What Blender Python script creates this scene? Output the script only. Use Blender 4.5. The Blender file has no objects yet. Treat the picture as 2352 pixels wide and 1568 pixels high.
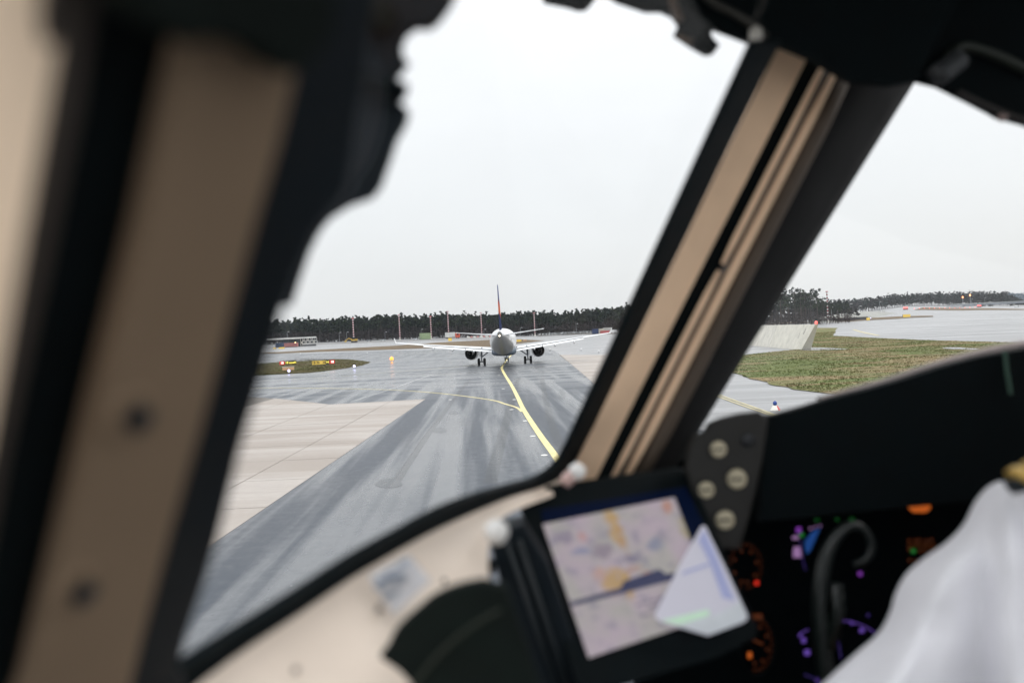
import bpy, bmesh, math, random
from mathutils import Vector, Matrix, noise
R = math.radians
sc = bpy.context.scene
col = sc.collection
rnd = random.Random(7)

# ------------------------------------------------------------------ camera
EYE = 5.3
FPX = 1829.0                       # focal length in pixels of the 2352-wide sketch grid
CX, CY = 1176.0, 784.0
PITCH, ROLL = math.atan(23.0/FPX), R(2.8)
f0 = Vector((0, math.cos(PITCH), -math.sin(PITCH)))
u0 = Vector((0, math.sin(PITCH), math.cos(PITCH)))
r0 = Vector((1, 0, 0))
CR = r0*math.cos(ROLL) - u0*math.sin(ROLL)
CU = u0*math.cos(ROLL) + r0*math.sin(ROLL)
CF = f0
C = Vector((0, 0, EYE))
cam = bpy.data.cameras.new('camera')
cam.lens = 28.0; cam.sensor_width = 36.0; cam.clip_start = 0.02; cam.clip_end = 12000
cam.dof.use_dof = True; cam.dof.focus_distance = 130.0; cam.dof.aperture_fstop = 2.7; cam.dof.aperture_blades = 0
camo = bpy.data.objects.new('camera', cam); col.objects.link(camo)
m = Matrix((CR, CU, -CF)).transposed().to_4x4(); m.translation = C
camo.matrix_world = m
sc.camera = camo

# ------------------------------------------------------------------ sky, sun, exposure
sc.view_settings.view_transform = 'Standard'
sc.view_settings.look = 'None'
sc.view_settings.exposure = 0.6
sc.view_settings.gamma = 1.0
sc.view_settings.use_curve_mapping = False
SUN_EL, SUN_ROT = R(38), R(70)
w = bpy.data.worlds.new('World'); sc.world = w; w.use_nodes = True
nt = w.node_tree; nt.nodes.clear()
out = nt.nodes.new('ShaderNodeOutputWorld'); bg = nt.nodes.new('ShaderNodeBackground')
sky = nt.nodes.new('ShaderNodeTexSky'); sky.sky_type = 'NISHITA'; sky.sun_disc = False
sky.sun_elevation = SUN_EL; sky.sun_rotation = SUN_ROT; sky.dust_density = 4; sky.air_density = 1
tc = nt.nodes.new('ShaderNodeTexCoord'); sx = nt.nodes.new('ShaderNodeSeparateXYZ')
nt.links.new(tc.outputs['Generated'], sx.inputs[0])
ramp = nt.nodes.new('ShaderNodeValToRGB')           # overcast deck: brighter overhead than at the horizon
e = ramp.color_ramp.elements
e[0].position = 0.0; e[0].color = (0.555, 0.560, 0.562, 1)
e[1].position = 1.0; e[1].color = (1.75, 1.77, 1.81, 1)
e2 = ramp.color_ramp.elements.new(0.16); e2.color = (0.59, 0.602, 0.612, 1)
e3 = ramp.color_ramp.elements.new(0.40); e3.color = (0.72, 0.73, 0.745, 1)
nt.links.new(sx.outputs['Z'], ramp.inputs[0])
cn = nt.nodes.new('ShaderNodeTexNoise'); cn.inputs['Scale'].default_value = 1.6; cn.inputs['Detail'].default_value = 5
mp = nt.nodes.new('ShaderNodeMapping'); mp.inputs['Scale'].default_value = (1, 1, 3.5)
nt.links.new(tc.outputs['Generated'], mp.inputs[0]); nt.links.new(mp.outputs[0], cn.inputs['Vector'])
cr = nt.nodes.new('ShaderNodeMapRange'); cr.inputs[1].default_value = .3; cr.inputs[2].default_value = .7
cr.inputs[3].default_value = .955; cr.inputs[4].default_value = 1.035
nt.links.new(cn.outputs['Fac'], cr.inputs[0])
mul = nt.nodes.new('ShaderNodeVectorMath'); mul.operation = 'SCALE'
nt.links.new(ramp.outputs[0], mul.inputs[0]); nt.links.new(cr.outputs[0], mul.inputs['Scale'])
sc10 = nt.nodes.new('ShaderNodeVectorMath'); sc10.operation = 'SCALE'; sc10.inputs['Scale'].default_value = 10.6
nt.links.new(mul.outputs[0], sc10.inputs[0])
mix = nt.nodes.new('ShaderNodeMix'); mix.data_type = 'RGBA'; mix.inputs[0].default_value = 0.94
nt.links.new(sky.outputs[0], mix.inputs[6]); nt.links.new(sc10.outputs[0], mix.inputs[7])
bg.inputs['Strength'].default_value = 0.1
nt.links.new(mix.outputs[2], bg.inputs['Color']); nt.links.new(bg.outputs[0], out.inputs[0])
sl = bpy.data.lights.new('sun', 'SUN'); sl.energy = 0.6; sl.angle = R(20); sl.color = (1, .97, .93)
so = bpy.data.objects.new('sun', sl); col.objects.link(so)
sd = Vector((math.sin(SUN_ROT)*math.cos(SUN_EL), math.cos(SUN_ROT)*math.cos(SUN_EL), math.sin(SUN_EL)))
so.rotation_euler = (-sd).to_track_quat('-Z', 'Y').to_euler()

# ------------------------------------------------------------------ helpers: where things stand
def lerp(a, b, t): return a + (b-a)*t
def smooth(t): t = max(0, min(1, t)); return t*t*(3-2*t)
AK = [(-1.2, 4.5), (-.5, 4.5), (-.29, 4.4), (-.2, 3.6), (-.1, 2.7), (-.04, 1.8), (.03, .6), (.12, .9), (.3, 2.0), (.4, 2.9), (.5, 6.0), (.58, 4.2), (.66, 2.6), (1.3, 2.6)]
def amp(u):
    if u <= AK[0][0]: return AK[0][1]
    for (a, x), (b, y) in zip(AK, AK[1:]):
        if u <= b: return lerp(x, y, smooth((u-a)/(b-a)))
    return AK[-1][1]
def ter(x, y):
    if y < 255: return 0.0
    d = min(y, 1500.0)
    return amp(x/y) * ((d-250)/450.0)**1.2
def ray(X, Y): return CF + CR*((X-CX)/FPX) + CU*((CY-Y)/FPX)
def P(X, Y, d): return C + ray(X, Y)*d
def G(X, Y, far=1400):                       # where the line of sight meets the ground
    r = ray(X, Y); t = 4.0
    while t < far:
        p = C + r*t
        if p.z <= ter(p.x, p.y): break
        t *= 1.01
    a, b = t/1.01, t
    for _ in range(20):
        c = (a+b)/2; p = C + r*c
        if p.z <= ter(p.x, p.y): b = c
        else: a = c
    p = C + r*b
    return Vector((p.x, p.y, ter(p.x, p.y)))
def GP(X, d):                                # ground point in the direction of column X at distance d
    x = 0; y = d
    for _ in range(5):
        z = ter(x, y)
        # solve column: (p-C).CR/(p-C).CF = (X-CX)/FPX with y=d
        k = (X-CX)/FPX
        # x*CR.x + y*CR.y + dz*CR.z = k*(x*CF.x + y*CF.y + dz*CF.z)
        dz = z-EYE
        x = (k*(y*CF.y + dz*CF.z) - y*CR.y - dz*CR.z)/(CR.x - k*CF.x)
    return Vector((x, y, ter(x, y)))

# ------------------------------------------------------------------ helpers: materials
def nodes(name):
    m = bpy.data.materials.new(name); m.use_nodes = True
    n = m.node_tree; b = n.nodes['Principled BSDF']
    return m, n, b
def mat(name, c, rough=.5, metal=0.0, vary=.12, scale=30.0, bump=0.0, coat=0, emit=None, es=0, spec=.5, rv=.15, stretch=None):
    m, n, b = nodes(name)
    b.inputs['Metallic'].default_value = metal
    b.inputs['Specular IOR Level'].default_value = spec
    if coat: b.inputs['Coat Weight'].default_value = coat; b.inputs['Coat Roughness'].default_value = .08
    tc = n.nodes.new('ShaderNodeTexCoord'); tx = n.nodes.new('ShaderNodeTexNoise')
    mpn = n.nodes.new('ShaderNodeMapping')
    if stretch: mpn.inputs['Scale'].default_value = stretch
    n.links.new(tc.outputs['Object'], mpn.inputs[0]); n.links.new(mpn.outputs[0], tx.inputs['Vector'])
    tx.inputs['Scale'].default_value = scale; tx.inputs['Detail'].default_value = 6
    mr = n.nodes.new('ShaderNodeMapRange'); mr.inputs[1].default_value = .25; mr.inputs[2].default_value = .75
    mr.inputs[3].default_value = 1-vary; mr.inputs[4].default_value = 1+vary
    n.links.new(tx.outputs['Fac'], mr.inputs[0])
    vm = n.nodes.new('ShaderNodeVectorMath'); vm.operation = 'SCALE'; vm.inputs[0].default_value = c[:3]
    n.links.new(mr.outputs[0], vm.inputs['Scale']); n.links.new(vm.outputs[0], b.inputs['Base Color'])
    rr = n.nodes.new('ShaderNodeMapRange'); rr.inputs[3].default_value = max(.02, rough*(1-rv)); rr.inputs[4].default_value = min(1, rough*(1+rv))
    n.links.new(tx.outputs['Fac'], rr.inputs[0]); n.links.new(rr.outputs[0], b.inputs['Roughness'])
    if bump:
        bp = n.nodes.new('ShaderNodeBump'); bp.inputs['Strength'].default_value = bump; bp.inputs['Distance'].default_value = .3/scale
        n.links.new(tx.outputs['Fac'], bp.inputs['Height']); n.links.new(bp.outputs[0], b.inputs['Normal'])
    if emit: b.inputs['Emission Color'].default_value = (*emit, 1); b.inputs['Emission Strength'].default_value = es
    return m

def noise_node(n, vec, scale, detail=5, rough=.55, stretch=(1, 1, 1), rot=0.0, dist=0.0):
    mpn = n.nodes.new('ShaderNodeMapping'); mpn.inputs['Scale'].default_value = stretch
    mpn.vector_type = 'POINT'
    rt = n.nodes.new('ShaderNodeVectorRotate'); rt.rotation_type = 'Z_AXIS'; rt.inputs['Angle'].default_value = rot
    n.links.new(vec, rt.inputs['Vector']); n.links.new(rt.outputs[0], mpn.inputs[0])
    t = n.nodes.new('ShaderNodeTexNoise'); t.inputs['Scale'].default_value = scale
    t.inputs['Detail'].default_value = detail; t.inputs['Roughness'].default_value = rough; t.inputs['Distortion'].default_value = dist
    n.links.new(mpn.outputs[0], t.inputs['Vector'])
    return t.outputs['Fac']
def mrange(n, s, a, b, c, d, smoothstep=False):
    r = n.nodes.new('ShaderNodeMapRange'); r.inputs[1].default_value = a; r.inputs[2].default_value = b
    r.inputs[3].default_value = c; r.inputs[4].default_value = d
    if smoothstep: r.interpolation_type = 'SMOOTHSTEP'
    n.links.new(s, r.inputs[0]); return r.outputs[0]
def mixc(n, f, a, b):
    x = n.nodes.new('ShaderNodeMix'); x.data_type = 'RGBA'
    if hasattr(f, 'links'): n.links.new(f, x.inputs[0])
    else: x.inputs[0].default_value = f
    for k, v in ((6, a), (7, b)):
        if hasattr(v, 'links'): n.links.new(v, x.inputs[k])
        else: x.inputs[k].default_value = (*v[:3], 1)
    return x.outputs[2]
def math2(n, op, a, b):
    x = n.nodes.new('ShaderNodeMath'); x.operation = op
    for k, v in ((0, a), (1, b)):
        if hasattr(v, 'links'): n.links.new(v, x.inputs[k])
        else: x.inputs[k].default_value = v
    return x.outputs[0]

def wet_pavement(name, dark, light, kind):
    m, n, b = nodes(name)
    ge = n.nodes.new('ShaderNodeNewGeometry'); v = ge.outputs['Position']
    big = noise_node(n, v, .045, 4, .5)
    if kind == 'asphalt':
        st1 = noise_node(n, v, 1.0, 4, .5, (.55, .018, 1), R(-2), .25)      # tracks along the taxi line
        st2 = noise_node(n, v, 1.0, 4, .55, (.022, .30, 1), R(-4), .4)    # water lying across the slope
    else:
        st1 = noise_node(n, v, 1.0, 5, .6, (.012, .12, 1), R(-8), .3)
        st2 = noise_node(n, v, 1.0, 5, .6, (.02, .25, 1), R(6), .3)
    fine = noise_node(n, v, 2.4, 8, .7)
    grit = noise_node(n, v, 60, 3, .6)
    a = mrange(n, st1, .42, .62, 0, 1, True)
    c = mrange(n, st2, .42, .58, 0, 1, True)
    sy = n.nodes.new('ShaderNodeSeparateXYZ'); n.links.new(v, sy.inputs[0])
    if kind == 'asphalt':                                           # cross puddles lie on the crossing taxiway further out
        farw = mrange(n, sy.outputs['Y'], 55, 110, 0, 1, True)
        mask = mixf(n, farw, math2(n, 'ADD', a, .02), math2(n, 'ADD', math2(n, 'MAXIMUM', c, math2(n, 'MULTIPLY', a, .5)), .22))
    else: mask = math2(n, 'MAXIMUM', c, math2(n, 'MULTIPLY', a, .6))
    mask = math2(n, 'MULTIPLY', mask, mrange(n, big, .3, .6, .45, 1))
    mask = math2(n, 'ADD', mask, mrange(n, fine, .3, .7, -.12, .12))
    mk = mrange(n, mask, 0, 1, 0, 1)
    colr = mixc(n, mk, dark, light)
    g2 = mrange(n, grit, .3, .7, .8, 1.2)
    vm = n.nodes.new('ShaderNodeVectorMath'); vm.operation = 'SCALE'
    n.links.new(colr, vm.inputs[0]); n.links.new(g2, vm.inputs['Scale'])
    n.links.new(vm.outputs[0], b.inputs['Base Color'])
    if kind == 'asphalt': rg = mrange(n, mk, 0, 1, .50, .13)
    elif kind == 'pale': rg = mrange(n, mk, 0, 1, .5, .25)
    else: rg = mrange(n, mk, 0, 1, .75, .5)
    n.links.new(rg, b.inputs['Roughness'])
    b.inputs['Specular IOR Level'].default_value = .5 if kind != 'slab' else .35
    bp = n.nodes.new('ShaderNodeBump'); bp.inputs['Strength'].default_value = .35; bp.inputs['Distance'].default_value = .02
    n.links.new(grit, bp.inputs['Height'])
    bp2 = n.nodes.new('ShaderNodeBump'); bp2.inputs['Strength'].default_value = .15; bp2.inputs['Distance'].default_value = .08
    n.links.new(fine, bp2.inputs['Height']); n.links.new(bp.outputs[0], bp2.inputs['Normal'])
    n.links.new(bp2.outputs[0], b.inputs['Normal'])
    return m
def mixf(n, f, a, b):
    x = n.nodes.new('ShaderNodeMix'); x.data_type = 'FLOAT'
    n.links.new(f, x.inputs[0])
    n.links.new(a, x.inputs[2]); n.links.new(b, x.inputs[3])
    return x.outputs[0]
def grass_mat(name, green, brown, dark, bias=0.0):
    m, n, b = nodes(name)
    ge = n.nodes.new('ShaderNodeNewGeometry'); v = ge.outputs['Position']
    a = noise_node(n, v, .09, 5, .6, (.7, 1.8, 1), R(5), .3); f = noise_node(n, v, 1.3, 6, .7, (1, 1.6, 1)); g = noise_node(n, v, .35, 6, .65, (.6, 1.6, 1))
    c1 = mixc(n, mrange(n, a, .42-bias, .60-bias, 0, 1, True), green, brown)
    c2 = mixc(n, mrange(n, g, .52, .72, 0, .85, True), c1, dark)
    vm = n.nodes.new('ShaderNodeVectorMath'); vm.operation = 'SCALE'
    n.links.new(c2, vm.inputs[0]); n.links.new(mrange(n, f, .3, .7, .6, 1.45), vm.inputs['Scale'])
    n.links.new(vm.outputs[0], b.inputs['Base Color']); b.inputs['Roughness'].default_value = .9
    b.inputs['Specular IOR Level'].default_value = .15
    bp = n.nodes.new('ShaderNodeBump'); bp.inputs['Strength'].default_value = .5; bp.inputs['Distance'].default_value = .1
    n.links.new(f, bp.inputs['Height']); n.links.new(bp.outputs[0], b.inputs['Normal'])
    return m

# ------------------------------------------------------------------ helpers: meshes
class MB:
    def __init__(s): s.v = []; s.f = []; s.mi = []; s.k = 0
    def add(s, vs, fs, k=None):
        o = len(s.v); s.v += [tuple(p) for p in vs]; s.f += [tuple(i+o for i in f) for f in fs]
        s.mi += [s.k if k is None else k]*len(fs); return s
    def box(s, c, h, rz=0, k=None):
        c = Vector(c); M = Matrix.Rotation(rz, 3, 'Z')
        vs = [c + M @ Vector((sx*h[0], sy*h[1], sz*h[2])) for sx in (-1, 1) for sy in (-1, 1) for sz in (-1, 1)]
        return s.add(vs, [(0, 1, 3, 2), (4, 6, 7, 5), (0, 4, 5, 1), (2, 3, 7, 6), (0, 2, 6, 4), (1, 5, 7, 3)], k)
    def tube(s, pts, rad, n=10, cap=True, k=None, squash=1.0):
        pts = [Vector(p) for p in pts]
        if not hasattr(rad, '__len__'): rad = [rad]*len(pts)
        rings = []; prev = None
        for i, p in enumerate(pts):
            t = (pts[min(i+1, len(pts)-1)] - pts[max(i-1, 0)]).normalized()
            if prev is None:
                a = t.cross(Vector((0, 0, 1)))
                if a.length < .05: a = t.cross(Vector((1, 0, 0)))
            else: a = prev - t*prev.dot(t)
            a.normalize(); b = t.cross(a); prev = a
            rings.append([p + (a*math.cos(q)*rad[i] + b*math.sin(q)*rad[i]*squash) for q in [2*math.pi*j/n for j in range(n)]])
        return s.loft(rings, cap, k)
    def loft(s, rings, cap=True, k=None, closed=True):
        n = len(rings[0]); vs = [p for r in rings for p in r]; fs = []
        for i in range(len(rings)-1):
            for j in range(n if closed else n-1):
                a, b = i*n+j, i*n+(j+1) % n
                fs.append((a, b, b+n, a+n))
        if cap: fs += [tuple(range(n))[::-1], tuple((len(rings)-1)*n+j for j in range(n))]
        return s.add(vs, fs, k)
    def lathe(s, o, ax, prof, n=24, cap=False, k=None):       # prof: (distance along axis, radius)
        ax = Vector(ax).normalized(); a = ax.cross(Vector((0, 0, 1)))
        if a.length < .05: a = ax.cross(Vector((1, 0, 0)))
        a.normalize(); b = ax.cross(a); o = Vector(o)
        return s.loft([[o+ax*t+(a*math.cos(q)+b*math.sin(q))*r for q in [2*math.pi*j/n for j in range(n)]] for t, r in prof], cap, k)
    def build(s, name, mats, parent=None, smoothf=False, bevel=0, loc=None):
        me = bpy.data.meshes.new(name); me.from_pydata(s.v, [], s.f); me.update()
        if not isinstance(mats, (list, tuple)): mats = [mats]
        for m_ in mats: me.materials.append(m_)
        if len(mats) > 1: me.polygons.foreach_set('material_index', s.mi)
        bm = bmesh.new(); bm.from_mesh(me)
        bmesh.ops.recalc_face_normals(bm, faces=bm.faces)
        if bevel: bmesh.ops.bevel(bm, geom=bm.edges[:], offset=bevel, segments=2, affect='EDGES', profile=.7, clamp_overlap=True)
        bm.to_mesh(me); bm.free()
        if smoothf: me.shade_smooth()
        if smoothf == 'auto': me.set_sharp_from_angle(angle=R(40))
        o = bpy.data.objects.new(name, me); col.objects.link(o)
        if parent: o.parent = parent
        if loc: o.location = loc
        return o
def tag(o, label=None, cat=None, group=None, kind=None):
    if label: o['label'] = label
    if cat: o['category'] = cat
    if group: o['group'] = group
    if kind: o['kind'] = kind
    return o
def empty(name, loc=(0, 0, 0), rz=0, **k):
    o = bpy.data.objects.new(name, None); col.objects.link(o); o.location = loc; o.rotation_euler = (0, 0, rz)
    o.empty_display_size = .2
    return tag(o, **k)
def copy_tree(o, loc=None, rz=None, parent=None, **k):
    c = o.copy(); col.objects.link(c); c.parent = parent
    if loc is not None: c.location = loc
    if rz is not None: c.rotation_euler[2] = rz
    for ch in list(o.children): copy_tree(ch, parent=c)
    tag(c, **k); return c
def prism(name, pts, ext, m_, parent=None, bevel=0, smoothf=False):
    """solid with the outline pts (3-D, coplanar) pushed along ext"""
    pts = [Vector(p) for p in pts]; ext = Vector(ext)
    bm = bmesh.new()
    a = [bm.verts.new(p) for p in pts]; b = [bm.verts.new(p+ext) for p in pts]; n = len(pts)
    f1 = bm.faces.new(a); f2 = bm.faces.new(b[::-1])
    for i in range(n): bm.faces.new((a[i], b[i], b[(i+1) % n], a[(i+1) % n]))
    bm.normal_update()
    if bevel: bmesh.ops.bevel(bm, geom=list(f1.edges), offset=bevel, segments=3, affect='EDGES', profile=.6, clamp_overlap=True)
    bmesh.ops.triangulate(bm, faces=[f for f in bm.faces if len(f.verts) > 4])
    bmesh.ops.recalc_face_normals(bm, faces=bm.faces)
    me = bpy.data.meshes.new(name); bm.to_mesh(me); bm.free(); me.materials.append(m_)
    if smoothf: me.shade_smooth(); me.set_sharp_from_angle(angle=R(35))
    o = bpy.data.objects.new(name, me); col.objects.link(o)
    if parent: o.parent = parent
    return o
def curve_pts(pts, per=8, closed=False):        # Catmull-Rom through 2-D/3-D points
    pts = [Vector(p) for p in pts]; n = len(pts); o = []
    rng = range(n if closed else n-1)
    for i in rng:
        p0 = pts[(i-1) % n] if closed or i > 0 else pts[0]*2-pts[1]
        p1, p2 = pts[i], pts[(i+1) % n]
        p3 = pts[(i+2) % n] if closed or i+2 < n else pts[-1]*2-pts[-2]
        for k in range(per):
            t = k/per
            o.append(.5*((2*p1)+(p2-p0)*t+(2*p0-5*p1+4*p2-p3)*t*t+(3*p1-p0-3*p2+p3)*t**3))
    if not closed: o.append(pts[-1])
    return o
def drape(name, poly, lift, m_, step=None, parent=None):      # a sheet lying on the ground
    bm = bmesh.new(); vs = [bm.verts.new((p[0], p[1], 0)) for p in poly]; bm.faces.new(vs)
    bmesh.ops.triangulate(bm, faces=bm.faces[:])
    if step:
        xs = [p[0] for p in poly]; ys = [p[1] for p in poly]
        for ax, lo, hi in ((0, min(xs), max(xs)), (1, min(ys), max(ys))):
            q = math.floor(lo/step)*step+step
            while q < hi:
                co = [0, 0, 0]; co[ax] = q; no = [0, 0, 0]; no[ax] = 1
                bmesh.ops.bisect_plane(bm, geom=bm.verts[:]+bm.edges[:]+bm.faces[:], plane_co=co, plane_no=no)
                q += step
    for v in bm.verts: v.co.z = ter(v.co.x, v.co.y)+lift
    bm.normal_update()
    for f in bm.faces:
        if f.normal.z < 0: f.normal_flip()
    me = bpy.data.meshes.new(name); bm.to_mesh(me); bm.free(); me.materials.append(m_)
    o = bpy.data.objects.new(name, me); col.objects.link(o)
    if parent: o.parent = parent
    return o
def ribbon(name, pts, width, lift, m_, parent=None):           # painted line: pts are ground points
    pts = [Vector((p[0], p[1], 0)) for p in pts]; mb = MB(); L = []
    for i, p in enumerate(pts):
        t = (pts[min(i+1, len(pts)-1)]-pts[max(i-1, 0)]).normalized(); nrm = Vector((-t.y, t.x, 0))
        wv = width if not callable(width) else width(i)
        for s_ in (-1, 1):
            q = p+nrm*s_*wv/2; L.append((q.x, q.y, ter(q.x, q.y)+lift))
    fs = [(2*i, 2*i+1, 2*i+3, 2*i+2) for i in range(len(pts)-1)]
    mb.add(L, fs); o = mb.build(name, m_, parent)
    return o

# ================================================================== GROUND
M_pale = wet_pavement('wet pale pavement', (.20, .20, .20), (.27, .27, .275), 'pale')
M_asph = wet_pavement('wet asphalt', (.027, .036, .050), (.155, .16, .167), 'asphalt')  # wet streaks are also lighter in colour, painting in sky reflection
M_slab = wet_pavement('damp concrete slab', (.285, .250, .220), (.37, .335, .305), 'slab')
M_joint = mat('joint sealant', (.13, .115, .10), .7)
M_green = grass_mat('winter grass', (.105, .125, .042), (.205, .158, .085), (.065, .082, .034), .0)
M_brown = grass_mat('brown winter grass', (.15, .11, .065), (.11, .08, .055), (.06, .06, .035), .0)
M_isl = grass_mat('mown island grass', (.065, .065, .018), (.085, .062, .03), (.04, .04, .02), .0)
M_yel = mat('yellow taxi paint', (.66, .57, .26), .5, vary=.3, scale=3, bump=.1)
M_yel2 = mat('worn cream yellow paint', (.6, .52, .25), .5, vary=.3, scale=2)
M_white = mat('white marking paint', (.55, .55, .54), .5, vary=.3, scale=2)

def spaced(lo, hi, near, far, knee):
    o = [0.0]; q = 0.0
    while q < hi: q += near if q < knee else far*(1+(q-knee)/2500); o.append(q)
    n_ = []; q = 0.0
    while q > lo: q -= near if -q < knee else far*(1+(-q-knee)/2500); n_.append(q)
    return n_[::-1]+o
XS = spaced(-5000, 5000, 20, 25, 900); YS = spaced(-1500, 7000, 20, 25, 1300)
vs = [(x, y, ter(x, y)) for y in YS for x in XS]; nx = len(XS)
fs = [(j*nx+i, j*nx+i+1, (j+1)*nx+i+1, (j+1)*nx+i) for j in range(len(YS)-1) for i in range(nx-1)]
mb = MB(); mb.add(vs, fs); tag(mb.build('ground', M_pale, smoothf=True), kind='structure')

# asphalt taxiway with the crossing taxiway that runs off to the left
eA, eB = G(977, 917), G(495, 1245)
dAB = (eB-eA).normalized()
near_left = eA + dAB*((2.0-eA.y)/dAB.y)
asph = [eA, near_left, Vector((30, 2, 0)), Vector((34, 14, 0)), G(1560, 985), G(1366, 883), G(1344, 856), G(1307, 831), G(1283, 811), G(1262, 801),
        G(1200, 797), G(1000, 803), G(860, 806), G(700, 812), G(600, 812), G(420, 822), G(150, 840), G(-250, 862),
        G(-250, 890), G(200, 905), G(574, 912), G(633, 915), G(757, 929)]
tx = drape('taxiway', asph, .012, M_asph); tag(tx, kind='structure')

# concrete apron on the left made of slabs
def clip_poly(poly, p, n_):
    o = []
    for i in range(len(poly)):
        a, b = poly[i], poly[(i+1) % len(poly)]; da, db = (a-p).dot(n_), (b-p).dot(n_)
        if da >= 0: o.append(a)
        if (da >= 0) != (db >= 0): o.append(a + (b-a)*(da/(da-db)))
    return o
def slabs(apron, region_planes, o, ux, sx, sy, rx, ry, m_, zt=.024, gap=.022, limit=290):
    uy = Vector((-ux.y, ux.x, 0)); cnt = 0
    cells = [(i, j) for i in range(*rx) for j in range(*ry)]
    cells.sort(key=lambda c: (o+ux*(c[0]*sx)+uy*(c[1]*sy)).length)
    for i, j in cells:
        a = o + ux*(i*sx) + uy*(j*sy)
        poly = [a+ux*gap+uy*gap, a+ux*(sx-gap)+uy*gap, a+ux*(sx-gap)+uy*(sy-gap), a+ux*gap+uy*(sy-gap)]
        for p, n_ in region_planes:
            poly = clip_poly(poly, p, n_)
            if len(poly) < 3: break
        if len(poly) < 3: continue
        ar = abs(sum(poly[k].x*poly[(k+1) % len(poly)].y-poly[(k+1) % len(poly)].x*poly[k].y for k in range(len(poly))))/2
        if ar < .3: continue
        dz = rnd.uniform(-.003, .004); n_ = len(poly)
        b_ = MB(); b_.add([(q.x, q.y, .012) for q in poly]+[(q.x, q.y, zt+dz) for q in poly],
            [tuple(range(n_, 2*n_))]+[(k, (k+1) % n_, n_+(k+1) % n_, n_+k) for k in range(n_)])
        b_.build('slab', m_, apron); cnt += 1
        if cnt >= limit: break
    return cnt
def side(a, b, inside):                       # half plane through a-b on the side of inside
    d = (b-a); n_ = Vector((-d.y, d.x, 0)).normalized(); 
    if (inside-a).dot(n_) < 0: n_ = -n_
    return (a, n_)
ins = G(700, 1010)
apl = [side(eA, eB, ins), side(G(574, 912), G(633, 915), ins)]
ap_poly = [G(633, 915), G(757, 929), eA, near_left, Vector((-45, 2, 0)), Vector((-75, 2, 0)), G(-100, 905), G(574, 912)]
ap = drape('apron', ap_poly, .008, M_joint); tag(ap, kind='structure')
# three regions, split along the long joint, so the notch at the corner stays clean
j1, j2 = G(574, 1000), G(757, 929)
ux = (j2-j1).normalized()
split1 = side(j1, j2, G(900, 1000)); split1f = (j2, -split1[1])
k1 = G(633, 915); split2 = side(k1, k1+ux, G(757, 1000)); split2f = (k1, -split2[1])
n_l = slabs(ap, [side(eA, eB, ins), side(G(757, 929), eA, ins), split1], j2, ux, 5.0, 5.0, (-16, 4), (-14, 14), M_slab)
n_l += slabs(ap, [side(G(633, 915), G(757, 929), ins), split1f, split2], j2, ux, 5.0, 5.0, (-16, 4), (-14, 14), M_slab, limit=60)
n_l += slabs(ap, [side(G(200, 905.5), G(633, 915), ins), split2f], j2, ux, 5.0, 5.0, (-16, 4), (-14, 14), M_slab, limit=60)
# small apron on the right, beyond the taxiway edge
ins2 = G(1500, 850)
rp = [G(1283, 815), G(1307, 832), G(1344, 857), G(1366, 884), G(1480, 910), G(1600, 868), G(1600, 815), G(1500, 815)]
ap2 = drape('concrete_apron', rp, .016, M_joint); tag(ap2, kind='structure')
planes2 = [side(G(1283, 812), G(1366, 883), ins2), side(G(1283, 815), G(1500, 815), ins2), side(G(1480, 910), G(1600, 868), ins2), side(G(1366, 884), G(1480, 910), ins2), side(G(1600, 868), G(1600, 815), ins2)]
uxr = (G(1366, 883)-G(1283, 812)).normalized()
n_r = slabs(ap2, planes2, G(1366, 883), uxr, 7.5, 7.5, (-12, 9), (-14, 12), M_slab, zt=.03, limit=250)
print('slabs', n_l, n_r)

# painted lines (each is a marking on the taxiway)
def line(pxs, width, m_, nm, lift=.02, parent=None):
    p = [G(*q) for q in pxs]; o = ribbon(nm, curve_pts(p, 10), width, lift, m_, parent); return o
line([(1420, 1290), (1285, 1062), (1241, 1000), (1204, 943), (1189, 912), (1175, 885), (1163, 866), (1154, 850), (1153, 843), (1158, 835), (1166, 824), (1176, 814), (1188, 804)], .32, M_yel, 'centre_line', parent=tx)
line([(1200, 946), (1186, 936), (1160, 928), (1123, 918), (1014, 904), (904, 896), (757, 892), (603, 891), (400, 894), (100, 900)], .22, M_yel2, 'turn_line', lift=.024, parent=tx)
line([(783, 864), (880, 856), (970, 849.5), (1065, 841), (1100, 835)], .16, M_yel2, 'turn_line', lift=.024, parent=tx)
line([(640, 909), (760, 880), (900, 850), (1010, 826)], .08, M_white, 'seam', lift=.022, parent=tx)
line([(805, 923), (900, 893), (975, 866), (1040, 846)], .10, M_white, 'seam', lift=.022, parent=tx)
line([(735, 925), (800, 903), (860, 885)], .05, M_joint, 'seam', lift=.022, parent=tx)
line([(1236, 800), (1268, 795), (1310, 789)], .5, M_white, 'edge_stripe', lift=.06)
col.objects[-1]  # marking stands free of the taxiway sheet
line([(1640, 903), (1700, 925), (1740, 939), (1790, 957), (1850, 980)], .11, M_yel2, 'double_line', lift=.04)
line([(1640, 908), (1700, 930), (1740, 944), (1786, 960), (1850, 985)], .11, M_yel2, 'double_line', lift=.04)
line([(1960, 757), (1985, 764), (2018, 771)], .6, M_yel2, 'hold_line', lift=.06)
for o in list(col.objects):
    if o.name.startswith(('edge_stripe', 'double_line', 'hold_line')): tag(o, kind='structure')
M_patch = wet_pavement('asphalt repair', (.024, .032, .042), (.085, .09, .096), 'asphalt')
for X, Y, a_, b_ in ((893, 1110, 30, 11), (1010, 988, 16, 6), (1043, 948, 12, 4), (1290, 905, 8, 12)):
    ring_ = [G(X+a_*math.cos(q)*(1+.15*math.sin(3*q)), Y+b_*math.sin(q)) for q in [2*math.pi*j/20 for j in range(20)]]
    drape('repair_patch', ring_, .017, M_patch, parent=tx)
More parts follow.
